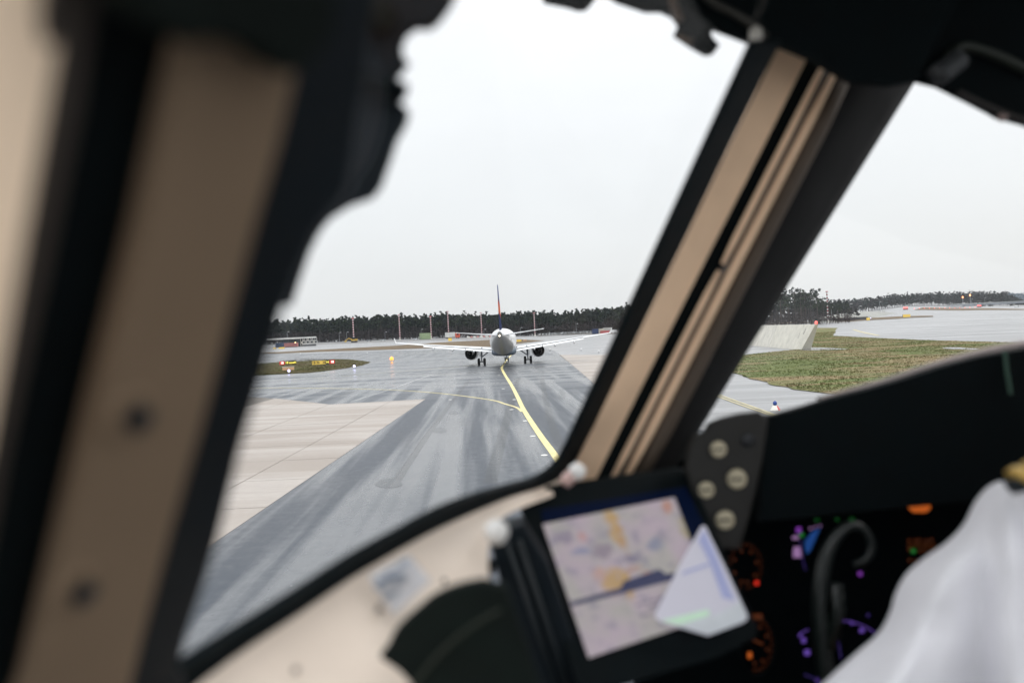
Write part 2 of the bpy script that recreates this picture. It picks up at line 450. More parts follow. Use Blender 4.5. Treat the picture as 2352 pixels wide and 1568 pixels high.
M_rubber = wet_pavement('tyre darkened asphalt', (.024, .030, .038), (.075, .08, .085), 'asphalt')
for a_, b_, c_, w_ in (((1192, 865), (1165, 960), (1125, 1110), .5), ((1245, 870), (1258, 940), (1290, 1040), .45), ((1080, 870), (1010, 960), (900, 1120), .35)):
    o = ribbon('tyre_track', curve_pts([G(*a_), G(*b_), G(*c_)], 10), w_, .015, M_rubber, tx)
M_stud = mat('frosted inset light', (.7, .7, .66), .25)
for X, Y in ((1152, 862), (1162, 893), (1181, 941), (1187, 918), (1212, 967), (1230, 1002), (1256, 1046), (1040, 918)):
    g = G(X-6, Y); b_ = MB(); b_.lathe((g.x, g.y, .012), (0, 0, 1), [(0, .15), (.018, .15), (.03, .10), (.032, .001)], 12); b_.build('inset_light', M_stud, tx)

# grass
def grass(name, pxs, m_, lift, label, step=20, pts=None):
    p = pts or [G(*q) for q in pxs]
    o = drape(name, p, lift, m_, step); return p
def pip(x, y, poly):
    c = False; j = len(poly)-1
    for i in range(len(poly)):
        a, b = poly[i], poly[j]
        if (a.y > y) != (b.y > y) and x < (b.x-a.x)*(y-a.y)/(b.y-a.y)+a.x: c = not c
        j = i
    return c
def tufts(name, poly, count, hmin, hmax, m_, near_y, label, lift=0.0, ymax=300):
    mb = MB(); xs = [p.x for p in poly]; ys = [p.y for p in poly]
    n_ = 0; tries = 0; y0, y1 = min(ys), min(max(ys), ymax)
    while n_ < count and tries < count*12:
        tries += 1
        y = y0 + (y1-y0)*rnd.random()**1.6; x = rnd.uniform(min(xs), max(xs))
        if not pip(x, y, poly): continue
        z = ter(x, y)+lift; h = rnd.uniform(hmin, hmax)*(.6+.8*noise.noise(Vector((x*.15, y*.3, 3)))+.4)
        h = max(.03, h)
        for k in range(3):
            a = rnd.uniform(0, 6.28); wd = h*.35; lean = rnd.uniform(-.6, .6)*h
            dx, dy = math.cos(a)*wd, math.sin(a)*wd; ox, oy = rnd.uniform(-.1, .1), rnd.uniform(-.1, .1)
            mb.add([(x+ox-dx, y+oy-dy, z), (x+ox+dx, y+oy+dy, z), (x+ox+lean, y+oy+lean*.5, z+h)], [(0, 1, 2)])
        n_ += 1
    return mb.build(name, m_)
def jag(pts, amp_, per=10):                    # ragged turf edge
    o = []
    for i in range(len(pts)):
        a, b = pts[i], pts[(i+1) % len(pts)]
        for k in range(per):
            q = a.lerp(b, k/per); d = (b-a); L = d.length
            nrm = Vector((-d.y, d.x, 0)).normalized() if L > 0 else Vector((0, 0, 0))
            o.append(q + nrm*(noise.noise(Vector((q.x*.35, q.y*.35, 1)))*amp_))
    return o
isl = [G(*q) for q in [(300, 846), (480, 840), (614, 834), (647, 828), (691, 822.5), (740, 824), (800, 825.5), (835, 829), (851, 832), (838, 838), (801, 845), (757, 851), (713, 856), (636, 860), (560, 864), (430, 870), (300, 876)]]
islj = jag(isl, .5)
tag(drape('island_grass', islj, .05, M_isl), 'low grassy island with signs beside the crossing taxiway', 'grass', kind='stuff')
tag(tufts('grass_tufts', isl, 16000, .05, .12, M_isl, 0, '', .05), 'short grass tufts covering the sign island', 'grass', kind='stuff')
g1 = [G(*q) for q in [(1640, 842), (1693, 861), (1767, 880), (1811, 890.5), (1869.6, 900.7), (1913, 904.5), (2080, 925), (2500, 960), (2700, 900), (2600, 800), (2352, 787.4), (2132, 781.6), (2015, 776.6), (1912, 771), (1925, 753), (1869, 753), (1868, 765), (1845, 785), (1838, 802), (1788, 807), (1716, 814.6), (1640, 822)]]
g1j = jag(g1, .7)
tag(drape('grass_field', g1j, .05, M_green, 25), 'broad patchy green and brown grass beyond the windscreen', 'grass', kind='stuff')
tag(tufts('grass_tufts', g1, 36000, .04, .11, M_green, 0, '', .05, 260), 'rough grass tufts over the broad field right of the post', 'grass', kind='stuff')
pud = curve_pts([G(*q) for q in [(1846, 799.5), (1880, 799), (1940, 802), (1944, 803), (1900, 804.3), (1846, 805)]], 4, True)
tag(drape('puddle_strip', pud, .09, M_pale), kind='structure')
pud = curve_pts([G(*q) for q in [(2163, 800.5), (2190, 798.5), (2245, 802), (2235, 804), (2190, 803)]], 4, True); tag(drape('puddle', pud, .09, M_pale), kind='structure')
g2 = [G(*q) for q in [(1600, 748), (1779, 741.6), (1850, 738.5), (1986, 731), (2060, 727), (2143, 725.2), (2143, 727.6), (2060, 732), (1985, 736.5), (1850, 742.4), (1779, 744.8), (1600, 752)]]
tag(drape('grass_verge', g2, .12, M_brown, 20), 'thin brown grass verge behind the slanted concrete barrier', 'grass', kind='stuff')
g3 = [G(*q) for q in [(560, 812), (640, 808.5), (728, 803.5), (830, 798), (905, 794), (1000, 787), (1123, 780.5), (1189, 779), (1252, 782), (1189, 789.5), (1123, 797), (1000, 799), (860, 804), (728, 808), (640, 812)]]
tag(drape('grass_verge', g3, .08, M_brown, 20), 'long brown grass verge behind the airliner wings', 'grass', kind='stuff')
g4 = [GP(2100, 760), GP(2200, 700), GP(2352, 640), GP(2500, 640), GP(2500, 720), GP(2352, 720), GP(2200, 900), GP(2120, 950)]
tag(drape('grass_bank', g4, .14, M_brown, 20), 'brown grass bank by the far road bridge on the right', 'grass', kind='stuff')
# dark kerb of wet earth lines between the pale strips at the wood's foot
for a_, b_, nm in (((640, 793.5), (1130, 776.8), 'far_kerb'), ((1200, 770.5), (1430, 766), 'far_kerb')):
    o = ribbon(nm, curve_pts([G(a_[0], a_[1]), G((a_[0]+b_[0])/2, (a_[1]+b_[1])/2-.6), G(*b_)], 14), 9, .16, M_brown); tag(o, kind='structure')

ORD = ['first', 'second', 'third', 'fourth', 'fifth', 'sixth', 'seventh', 'eighth', 'ninth', 'tenth', 'eleventh', 'twelfth', 'last']
# ================================================================== WOODS
def leafmat(name, c, vary=.5):
    return mat(name, c, .85, vary=vary, scale=.35, spec=.1)
M_pine = leafmat('pine needles', (.013, .023, .018)); M_pine2 = leafmat('lighter pine needles', (.027, .040, .020))  # second needle tone is lighter, picked at random per clump
M_bare = leafmat('bare winter twigs', (.043, .036, .036), .35); M_bark = mat('pine bark', (.055, .042, .036), .9, vary=.3, scale=2)
M_decid = leafmat('dark leafless crowns', (.030, .029, .030)); M_birch = mat('pale birch bark', (.14, .135, .13), .8, vary=.3, scale=2)
def clump(mb, c, r, n, size, k, flat=1.0):
    for _ in range(n):
        d = Vector((rnd.gauss(0, 1), rnd.gauss(0, 1), rnd.gauss(0, 1)*flat)).normalized()*r*rnd.random()**.4
        p = c+d; a = Vector((rnd.gauss(0, 1), rnd.gauss(0, 1), rnd.gauss(0, .6))).normalized()
        b = a.cross(Vector((rnd.gauss(0, 1), rnd.gauss(0, 1), rnd.gauss(0, 1)))).normalized()
        s = size*rnd.uniform(.5, 1.3)
        mb.add([p-a*s, p+b*s*.7, p+a*s, p-b*s*.7], [(0, 1, 2, 3)], k)
def pine(mb, x, y, z, h, detail=1.0, leaf=.8):
    """tapered trunk (0) and needle clumps (1, 2)"""
    lean = Vector((rnd.uniform(-.02, .02)*h, rnd.uniform(-.02, .02)*h, 0))
    mb.tube([(x, y, z-.5), Vector((x, y, z+h*.5))+lean*.5, Vector((x, y, z+h*.97))+lean], [h*.012, h*.009, .03], 5, k=0)
    cb = h*rnd.uniform(.45, .62)
    n = int(9*detail)
    for i in range(n):
        t = (i+.5)/n; zz = cb+(h-cb)*t; rr = h*.17*(1-t*.75)*rnd.uniform(.6, 1.25)
        a = rnd.uniform(0, 6.28); c = Vector((x+math.cos(a)*rr*.7, y+math.sin(a)*rr*.7, z+zz))+lean*t
        clump(mb, c, rr*.8, int(12*detail), leaf*rnd.uniform(.7, 1.1), 1 if rnd.random() < .68 else 2, .6)
def shrub(mb, x, y, z, h, k=3, n=22, leaf=1.0):
    for i in range(3):
        a = rnd.uniform(0, 6.28); mb.tube([(x, y, z), (x+math.cos(a)*h*.16, y+math.sin(a)*h*.16, z+h*.8)], [.09, .03], 3, k=k)
    clump(mb, Vector((x, y, z+h*.55)), h*.45, n, leaf, k, 1.1)
WM = [M_bark, M_pine, M_pine2, M_bare, M_birch, M_decid]
def wood(name, X0, X1, dfun, hfun, label, step=2.7, rows=5, bare=True):
    mb = MB(); 
    a, b = GP(X0, dfun(X0)), GP(X1, dfun(X1)); L = (b-a).length; n = int(L/step)
    for i in range(n):
        for q_ in range(3):                    # deep inside the wood: crowded dark stems and branches
            X = X0+(X1-X0)*(i+rnd.random())/n; g = GP(X, dfun(X)+30+rnd.uniform(0, 14)); h = hfun(X)*rnd.uniform(.62, .80)
            clump(mb, Vector((g.x, g.y, ter(g.x, g.y)+h*.5)), h*.42, 16, 2.4, 5, 1.4)
        for r in range(rows):
            X = X0+(X1-X0)*(i+rnd.random())/n; d = dfun(X)+r*6+rnd.uniform(-2, 2); g = GP(X, d); g.z = ter(g.x, g.y)
            if r in (0, 2, 4) and bare and rnd.random() < .9: shrub(mb, g.x, g.y-4, g.z, hfun(X)*(rnd.uniform(.35, .62) if r == 0 else rnd.uniform(.5, .72)), 3 if r == 0 else 5, 22, .85 if r == 0 else 1.2)
            if rnd.random() < .72+.2*(r > 1):
                h = hfun(X)*(rnd.uniform(.82, 1.06)+.16*noise.noise(Vector((g.x*.03, r*.7, 0)))+(.14 if rnd.random() < .06 else 0)); pine(mb, g.x, g.y, g.z, h, .9, 1.05)
            if r == 0 and rnd.random() < .05:
                mb.tube([(g.x, g.y-5, g.z), (g.x+rnd.uniform(-.5, .5), g.y-5, g.z+hfun(X)*.6)], [.16, .05], 4, k=4)
    o = mb.build(name, WM); tag(o, label, 'wood', kind='stuff'); return o
def interp(K):
    def f(X):
        if X <= K[0][0]: return K[0][1]
        for (a, p), (b, q) in zip(K, K[1:]):
            if X <= b: return lerp(p, q, (X-a)/(b-a))
        return K[-1][1]
    return f
wood('pine_wood', 250, 1640, lambda X: 700.0, interp([(300, 19.5), (640, 19.8), (900, 20.5), (1150, 19.5), (1300, 19.6), (1450, 21.0), (1640, 23)]), 'long dark pine wood along the far side of the airfield', 2.6, 7)
# leafless wood to the right, further off
def decid_wood(X0, X1, dfun, hfun, label, n):
    mb = MB()
    for i in range(n):
        X = X0+(X1-X0)*(i+rnd.random())/n; d = dfun(X)+rnd.uniform(0, 60); g = GP(X, d); h = hfun(X)*rnd.uniform(.85, 1.08)
        mb.tube([(g.x, g.y, g.z-1), (g.x, g.y, g.z+h*.6)], [.3, .15], 4, k=0)
        for q in range(6):
            a = rnd.uniform(0, 6.28); rr = h*.26
            clump(mb, Vector((g.x+math.cos(a)*rr, g.y+math.sin(a)*rr, g.z+h*rnd.uniform(.3, .8))), h*.24, 12, 1.5, 1 if rnd.random() < .55 else 2, .8)
    o = mb.build('leafless_wood', [M_bark, M_decid, M_pine, M_bare]); tag(o, label, 'wood', kind='stuff')
decid_wood(1905, 2560, interp([(1900, 900), (2083, 1150), (2300, 1150), (2560, 1100)]), interp([(1900, 20), (2010, 18.5), (2150, 20.5), (2250, 22.5), (2310, 21), (2345, 8), (2560, 9)]), 'far leafless wood on the rise to the right', 330)
M_hill = leafmat('hazy far trees', (.12, .16, .19), .15)  # pale blue leaf colour has the haze of distance painted in
hl = MB(); 
for i in range(200):
    X = 2318+i*2.0; g = GP(X, 2300+rnd.uniform(0, 200)); clump(hl, Vector((g.x, g.y, g.z+14+rnd.uniform(-5, 5))), 20, 40, 6, 0, .8)
tag(hl.build('far_wood', M_hill), 'pale far wood fading at the right edge', 'wood', kind='stuff')

def pine_thing(g, h, label, detail=2.6):
    e_ = empty('pine_tree', g, label=label, cat='tree', group='tall pines at the corner of the wood')
    t_ = MB(); lean = Vector((rnd.uniform(-.03, .03)*h, 0, 0)); 
    t_.tube([(0, 0, -.5), Vector((0, 0, h*.5))+lean*.5, Vector((0, 0, h*.97))+lean], [h*.013, h*.010, .04], 7, k=0)
    c_ = MB(); cb = h*rnd.uniform(.42, .58)
    for i in range(15):
        t = (i+.5)/15; zz = cb+(h-cb)*t; rr = h*.17*(1-t*.6)*rnd.uniform(.5, 1.35); a = rnd.uniform(0, 6.28)
        c = Vector((math.cos(a)*rr, math.sin(a)*rr, zz))+lean*t
        t_.tube([Vector((0, 0, zz-rr*.2))+lean*t, c], [.09, .03], 4, k=0)
        clump(c_, c, rr*.6, 34, .42, 0 if rnd.random() < .7 else 1, .5)
    t_.build('trunk', M_bark, e_); c_.build('crown', [M_pine, M_pine2], e_)
labs = ['tallest pine of the clump, partly hidden by the dark window post', 'broad pine second from the window post', 'dense pine with a flat top in the middle of the clump',
        'slim pine just right of the flat topped one', 'dark pine with a double crown near the clump middle', 'high thin pine before the gap in the clump', 'pine with branches reaching out over the striped mast side',
        'small pine left of the red and white mast', 'short pine right behind the red and white mast', 'low pine right of the striped mast', 'last low pine of the clump before the leafless wood', 'pine hidden deepest behind the dark window post']
spec = [(1795, 440, 84), (1812, 445, 84), (1828, 450, 85), (1840, 446, 78), (1851, 455, 80), (1864, 450, 80), (1879, 442, 79), (1893, 470, 56), (1908, 480, 52), (1925, 490, 46), (1942, 500, 42), (1775, 445, 82)]
for (X, d, px), lb in zip(spec, labs):
    g = GP(X, d); top_y = CY-0; h = px/FPX*d + .3; pine_thing(g, h, lb)
ub = MB()
for i in range(70):
    X = rnd.uniform(1760, 1960); g = GP(X, rnd.uniform(425, 460)); shrub(ub, g.x, g.y, g.z, rnd.uniform(4, 8.5), 0, 24, .45)
    if i % 3 == 0: g = GP(X, 470+rnd.uniform(0, 25)); pine(ub2 if False else ub, g.x, g.y, g.z, 14, .8, .8) if False else None
tag(ub.build('undergrowth', M_bare), 'grey leafless undergrowth beneath the tall pines', 'bushes', kind='stuff')
mb = MB()
for i in range(60):
    X = rnd.uniform(1650, 1950); g = GP(X, rnd.uniform(480, 530)); pine(mb, g.x, g.y, g.z, 19 if X < 1880 else 12, .9, .8)
for i in range(90):
    X = rnd.uniform(1650, 1960); g = GP(X, rnd.uniform(520, 560)); h = 17 if X < 1885 else 11; clump(mb, Vector((g.x, g.y, g.z+h*.4)), h*.38, 26, 1.8, 5, 1.3)
tag(mb.build('pine_wood', WM), 'block of pines behind the tall clump right of the post', 'wood', kind='stuff')

# ================================================================== MASTS AND LAMP POSTS
def stripemat(name, band):
    m, n, b = nodes(name); tc = n.nodes.new('ShaderNodeTexCoord'); s = n.nodes.new('ShaderNodeSeparateXYZ'); n.links.new(tc.outputs['Object'], s.inputs[0])
    q = math2(n, 'FLOORED_MODULO', math2(n, 'DIVIDE', s.outputs['Z'], band*2), 1.0)
    c = mixc(n, math2(n, 'GREATER_THAN', q, .5), (.72, .70, .70), (.28, .012, .018)); n.links.new(c, b.inputs['Base Color']); b.inputs['Roughness'].default_value = .5
    return m
M_stripe = stripemat('red and white mast paint', .95); M_grey = mat('galvanised steel', (.35, .37, .38), .45, metal=.4); M_lamp = mat('lamp glass', (.8, .8, .8), .2)
M_red = mat('signal red', (.55, .03, .03), .4); M_cream = mat('cream paint', (.7, .68, .62), .5)
masts = [(813, 640, 53, 0, 'striped mast with a red top behind the yellow digger, leftmost'), (919, 660, 57, 1, 'striped mast with a floodlight ring, second from the left, above the wing tip'), (991, 660, 50, 0, 'striped mast with a red top beside the green container'),
         (1031, 670, 60, 1, 'tallest striped mast, rising above the wood behind the orange truck'), (1107, 670, 55, 1, 'striped mast just left of the airliner tail fin'), (1229, 655, 52, 1, 'striped mast right of the airliner above its tailplane'),
         (1902, 470, 70, 1, 'striped mast right of the tall pines beyond the concrete barrier')]
for X, d, px, ring, lb in masts:
    g = GP(X, d); h = px/FPX*d; e_ = empty('striped_mast', g, label=lb, cat='mast', group='red and white striped masts')
    k = 1.0 if d > 500 else .75
    p_ = MB(); 
    for a in range(4):
        q = a*math.pi/2+.785; p_.tube([(math.cos(q)*.42*k, math.sin(q)*.42*k, 0), (math.cos(q)*.36*k, math.sin(q)*.36*k, h)], .17*k, 5)
    z = 0.3; i = 0
    while z < h-1:
        for a in range(4):
            q = a*math.pi/2+.785; q2 = q+math.pi/2
            p_.tube([(math.cos(q)*.4*k, math.sin(q)*.4*k, z), (math.cos(q2)*.4*k, math.sin(q2)*.4*k, z+.8)], .07*k, 4)
        z += .85
    p_.build('lattice', M_stripe, e_)
    b_ = MB(); b_.box((0, 0, .5), (.7*k, .7*k, .5)); b_.box((0, 0, 1.3), (.4*k, .5*k, .4)); b_.build('base', M_cream, e_, bevel=.04)
    t_ = MB(); t_.lathe((0, 0, h), (0, 0, 1), [(0, .2), (.3, 1.1*k), (.6, 1.2*k), (.8, .3), (.82, .01)], 12); t_.build('lamp_ring' if ring else 'beacon', M_red if not ring else mat('faded red ring', (.5, .25, .25), .5), e_)
def lamp(X, d, px, lb, arm=1):
    g = GP(X, d); h = px/FPX*d; e_ = empty('lamp_post', g, label=lb, cat='lamp post', group='thin grey lamp posts along the wood')
    p_ = MB(); p_.tube([(0, 0, 0), (0, 0, h)], [.16, .09], 6); p_.tube([(0, 0, h), (arm*1.0, 0, h+.15)], .08, 5); p_.build('pole', M_grey, e_)
    q_ = MB(); q_.box((arm*1.2, 0, h+.15), (.6, .3, .14)); q_.build('lamp_head', M_lamp, e_, bevel=.05)
for X, d, px, lb in [(661, 660, 28, 'lamp post rising over the flat roofed terminal building'), (780, 660, 22, 'short lamp post left of the first striped mast'), (797, 665, 22, 'lamp post with a bright head just left of the first striped mast'),
                     (885, 660, 19, 'lamp post left of the second striped mast'), (968, 670, 22, 'faint lamp post left of the green container'), (1112, 650, 18, 'lamp post between the tailplane and the striped mast'),
                     (1196, 660, 20, 'lamp post left of the mast behind the right tailplane'), (1324, 660, 23, 'lamp post alone before the wood, right of the airliner'),
                     (1911, 480, 34, 'lamp post just right of the lone right hand mast'), (1925, 500, 34, 'second lamp post after the lone right hand mast'), (1938, 520, 33, 'third lamp post after the lone right hand mast'), (1953, 540, 36, 'thickest lamp post of the row right of the mast'),
                     (1974, 600, 26, 'last lamp post of the row before the leafless wood'), (2021, 800, 24, 'lone lamp post before the leafless wood'), (2232, 1000, 18, 'lamp post right of the two orange lights'), (2262, 1000, 20, 'lamp post over the far bridge')]:
    lamp(X, d, px, lb)

# ================================================================== AIRFIELD SIGNS
M_ssteel = mat('sign casing', (.05, .05, .05), .5)
def lit(name, c, es): return mat(name, c, .4, vary=.08, scale=2, emit=c, es=es)
M_sr = lit('lit red sign face', (.65, .03, .02), .22); M_sy = lit('lit yellow sign face', (.75, .52, .10), .22); M_sb = mat('black sign face', (.01, .01, .01), .3)
M_swh = lit('lit white legend', (1, .85, .8), 1.2); M_syl = lit('lit yellow legend', (.95, .8, .12), .8); M_blk = mat('black legend', (.02, .02, .02), .5)
M_peach = mat('peach painted sign back', (.75, .46, .27), .4)
def text(body, size, m_, parent, loc, nm='legend', rz=0, rx=math.pi/2, depth=.01, sxx=1.0, align='CENTER'):
    cu = bpy.data.curves.new(nm, 'FONT'); cu.body = body; cu.size = size; cu.extrude = depth; cu.align_x = align; cu.align_y = 'CENTER'; cu.offset = size*.02
    o = bpy.data.objects.new(nm, cu); col.objects.link(o); dg = bpy.context.evaluated_depsgraph_get()
    me = bpy.data.meshes.new_from_object(o.evaluated_get(dg)); bpy.data.objects.remove(o); me.materials.clear(); me.materials.append(m_)
    o = bpy.data.objects.new(nm, me); col.objects.link(o); o.parent = parent; o.location = loc; o.rotation_euler = (rx, 0, rz); o.scale = (sxx, 1, 1); return o
def sign(X, Yb, faces, hpx, label):
    """faces: (x0, x1, material, legend, legend material) in px from X"""
    g = G(X, Yb); d = g.y; s = d/FPX; e_ = empty('airfield_sign', g, math.atan2(-g.x, g.y), label=label, cat='sign', group='signs on the grass island')
    z0, h = .28, hpx*s
    for x0, x1, m_, tx_, tm in faces:
        c_ = MB(); c_.box(((x0+x1)/2*s, .12, z0+h/2), ((x1-x0)/2*s-.015, .12, h/2)); c_.build('sign_box', M_ssteel, e_, bevel=.02)
        f_ = MB(); f_.box(((x0+x1)/2*s, -.02, z0+h/2), ((x1-x0)/2*s-.05, .015, h/2-.04)); f_.build('sign_face', m_, e_)
        if tx_: text(tx_, h*.82, tm, e_, ((x0+x1)/2*s, -.045, z0+h/2))
        for q in (x0+.8, x1-.8):
            l_ = MB(); l_.tube([(q*s, .12, 0), (q*s, .12, z0)], .03, 6); l_.build('leg', M_grey, e_)
    return e_
sign(642, 841, [(0, 12.3, M_sr, '18', M_swh), (12.6, 38, M_sb, '18 south', M_syl)], 8.4, 'left sign, red 18 panel beside a black panel with yellow lettering')
sign(716.6, 841, [(0, 31.5, M_sy, '18-36   36', M_blk), (31.9, 39, M_sb, 'H', M_syl), (39.4, 52, M_sr, '18', M_swh)], 9.0, 'right sign, long yellow panel with a small black and a red 18 panel')
def backbox(X, Yb, wpx, hpx, label):
    g = G(X, Yb); s = g.y/FPX; e_ = empty('sign_back', g, math.atan2(-g.x, g.y)-.05, label=label, cat='sign', group='signs on the grass island')
    b_ = MB(); b_.box((0, .15, .2+hpx*s/2), (wpx*s/2, .15, hpx*s/2)); b_.build('sign_box', M_peach, e_, bevel=.08)
    r_ = MB(); r_.box((0, .15, .2+hpx*s+.03), (wpx*s/2+.04, .2, .035)); r_.build('lid', M_cream, e_, bevel=.02)
    for q in (-.38, .38): l_ = MB(); l_.tube([(q*wpx*s, .15, 0), (q*wpx*s, .15, .25)], .03, 6); l_.build('leg', M_grey, e_)
backbox(662.5, 852.5, 26, 7.4, 'blank peach coloured sign box in front of the left sign'); backbox(756, 835.5, 13, 2.6, 'flat orange sign box just behind the red 18 panel on the right')
def farsign(X, d, w_, h_, lb, m_=M_sy, two=None):
    g = GP(X, d); e_ = empty('airfield_sign', g, label=lb, cat='sign')
    c_ = MB(); c_.box((0, .2, .3+h_/2), (w_/2, .2, h_/2)); c_.build('sign_box', M_ssteel, e_, bevel=.03); f_ = MB(); f_.box((0, -.03, .3+h_/2), (w_/2-.05, .02, h_/2-.05)); f_.build('sign_face', m_, e_)
    for q in (-.4, .4): l_ = MB(); l_.tube([(q*w_, .2, 0), (q*w_, .2, .4)], .04, 6); l_.build('leg', M_grey, e_)
gq = lambda X, Y: G(X, Y).y
farsign(647, gq(647, 802), 3.4, .9, 'wide yellow sign in front of the terminal building'); farsign(631, gq(631, 802.5), 1.7, .8, 'small yellow sign left of the wide one by the terminal')
farsign(1189, gq(1189, 786), 3.6, .9, 'yellow sign just right of the airliner fuselage'); farsign(1206, gq(1206, 784), 1.6, .6, 'small orange sign over the right wing root', M_peach)
farsign(2082.5, gq(2082.5, 729.5), 4.2, 1.6, 'yellow sign at the tip of the right hand verge'); farsign(1994, gq(1994, 736.5), 2.0, 1.4, 'small yellow marker on the verge behind the barrier'); farsign(1034, gq(1034, 784), 2.2, 1.8, 'small yellow marker below the orange truck')

# ================================================================== LIGHTS ON THE FIELD
M_lor = lit('lit orange lamp', (1, .30, .05), 1.5); M_lred = lit('lit red lamp', (1, .14, .12), 1.0); M_lblue = lit('lit blue lamp', (.6, .58, 1), 2.0); M_warm = lit('lit warm lamp', (1, .7, .35), 10)
M_cap = mat('blue glass dome', (.02, .06, .25), .15)
def dome(X, Y, r, m_, label, cat_='light', stem=.3, group=None, nm='ground_light'):
    g = G(X, Y); e_ = empty(nm, g, label=label, cat=cat_, group=group)
    s_ = MB(); s_.lathe((0, 0, 0), (0, 0, 1), [(0, .16), (.04, .16), (.05, .05), (stem, .05), (stem+.02, r*.8)], 10, True); s_.build('stem', M_grey, e_)
    b_ = MB(); b_.lathe((0, 0, stem), (0, 0, 1), [(0, r*.8), (r*.7, r), (r*1.5, r*.8), (r*2, .01)], 12, True); b_.build('lamp', m_, e_, smoothf=True)
    return e_
dome(900, 831, .42, M_lor, 'glowing orange runway guard light right of the grass island', stem=.35)
dome(900.5, 834.6, .14, M_lor, 'small orange lamp under the glowing guard light', stem=.1)
dome(664, 858, .22, M_lblue, 'blue white edge light below the peach sign box', group='edge lights on the island'); dome(814, 847, .22, M_lblue, 'blue white edge light at the thin end of the island', group='edge lights on the island')
for i in range(13):
    X = 2100+i*11.6; gY = 721-.55*i*1.15
    g = GP(X, 830+i*6); e_ = empty('stop_bar_light', g, label=ORD[i]+' tiny red light of the far apron row, counted from the yellow verge sign', cat='light', group='row of red lights across the far apron')
    b_ = MB(); b_.lathe((0, 0, .1), (0, 0, 1), [(0, .3), (.4, .4), (.7, .3), (.9, .01)], 8, True); b_.build('lamp', M_lred, e_)
for X, d, lb in ((2080, 805, 'pair of bright red lamps above the yellow verge sign'), (2249, 930, 'bright red lamp cluster at the right end of the light row')):
    g = GP(X, d); e_ = empty('red_signal', g, label=lb, cat='light'); 
    for q in (-1.6, 0, 1.6):
        b_ = MB(); b_.lathe((q, 0, 1.2), (0, 0, 1), [(0, .5), (.6, .8), (1.3, .6), (1.6, .01)], 10, True); b_.build('lamp', M_lred, e_)
    s_ = MB(); s_.box((0, 0, .6), (2.4, .2, .6)); s_.build('frame', M_ssteel, e_)
for X, d, px, lb in ((2212, 1000, 21, 'left of two orange lights on poles before the far wood'), (2229, 1000, 25, 'right and higher of two orange lights on poles')):
    g = GP(X, d); h = px/FPX*d; e_ = empty('signal_pole', g, label=lb, cat='light')
    p_ = MB(); p_.tube([(0, 0, 0), (0, 0, h)], .25, 6); p_.build('pole', M_grey, e_); b_ = MB(); b_.lathe((0, 0, h), (0, 0, 1), [(0, .4), (.8, 1.0), (1.8, .9), (2.2, .01)], 10, True); b_.build('lamp', lit('orange pole lamp', (1, .3, .12), 2.5), e_)
# edge light cone near the cockpit
g = G(1780.6, 943); e_ = empty('edge_light', g, label='blue domed edge light on a red and white cone by the double line', cat='light')
b_ = MB(); b_.lathe((0, 0, 0), (0, 0, 1), [(0, .30), (.05, .28), (.30, .13), (.32, .05)], 20, True); b_.build('cone', M_cream, e_, smoothf=True)
b_ = MB(); 
for a0 in (0.0,):
    n_ = 8; ring = lambda t, r: [Vector((math.cos(q)*(r+.006), math.sin(q)*(r+.006), t)) for q in [-1.2+1.5*j/n_ for j in range(n_+1)]]
    b_.loft([ring(.05, .28), ring(.30, .13)], cap=False, closed=False)
b_.build('red_band', M_red, e_)
b_ = MB(); b_.lathe((0, 0, .32), (0, 0, 1), [(0, .09), (.1, .12), (.2, .10), (.26, .01)], 16, True); b_.build('dome', M_cap, e_, smoothf=True)
M_edge = [M_lblue, M_lblue]
for i, (X, Y, lb) in enumerate([(1787, 740, 'blue edge light over the concrete barrier top'), (1870, 737.5, 'blue edge light right of the barrier corner'), (2000, 732, 'blue edge light near the small yellow marker'), (690, 814.5, 'edge light behind the grass island'), (844, 813, 'edge light on the wet taxiway behind the island tip'), (1263, 806, 'edge light just past the right engine'), (1335, 806, 'edge light on the pale right apron'), (1375, 811, 'edge light nearest the window post on the right apron')]):
    dome(X, Y, .2, M_lblue if i < 3 else M_lamp, lb, stem=.25)

# ================================================================== BARRIER (leaning concrete slabs)
bl, br = G(1600, 783), G(1840, 804); L = (br-bl).length; ux_ = (br-bl).normalized(); up_ = Vector((-ux_.y, ux_.x, 0))
s = br.y/FPX; Hh = 58*s
e_ = empty('blast_barrier', br, math.atan2(-ux_.y, -ux_.x)+math.pi, label='pale leaning concrete blast barrier on the grass edge', cat='barrier')
M_conc = mat('cast concrete', (.56, .54, .47), .8, vary=.14, scale=.7, bump=.3)
M_conc2 = mat('streaked cast concrete', (.54, .52, .46), .8, vary=.2, scale=.5, bump=.3, stretch=(3, 3, .4))
nseg = 5; sw = L/nseg
for i in range(nseg):
    a, b = -L+i*sw+.03, -L+(i+1)*sw-.03; b_ = MB()
    lean = 2.3; th = .75
    pr = [(0, 0), (lean, Hh), (lean+.35, Hh), (th+.35, 0)]      # (x shift to the right at the top gives the slant end), profile leans away
    vs_ = []
    for xx in (a, b):
        shift = (1.0 if i == nseg-1 and xx == b else 0)
        for yy, zz in ((0, 0), (1.7, Hh), (1.95, Hh), (1.3, 0)):
            vs_.append((xx + shift*(zz/Hh)*2.55, yy, zz))
    b_.add(vs_, [(0, 1, 2, 3), (4, 7, 6, 5), (0, 4, 5, 1), (1, 5, 6, 2), (2, 6, 7, 3), (3, 7, 4, 0)])
    b_.build('panel', M_conc2 if i % 2 else M_conc, e_, bevel=.05)
b_ = MB(); 
vs_ = [(.05, -.02, 0), (2.6, 1.68, Hh), (2.95, 1.5, Hh), (.65, -.2, 0), (.05, 1.3, 0), (2.6, 1.95, Hh), (2.95, 1.95, Hh), (.65, 1.3, 0)]
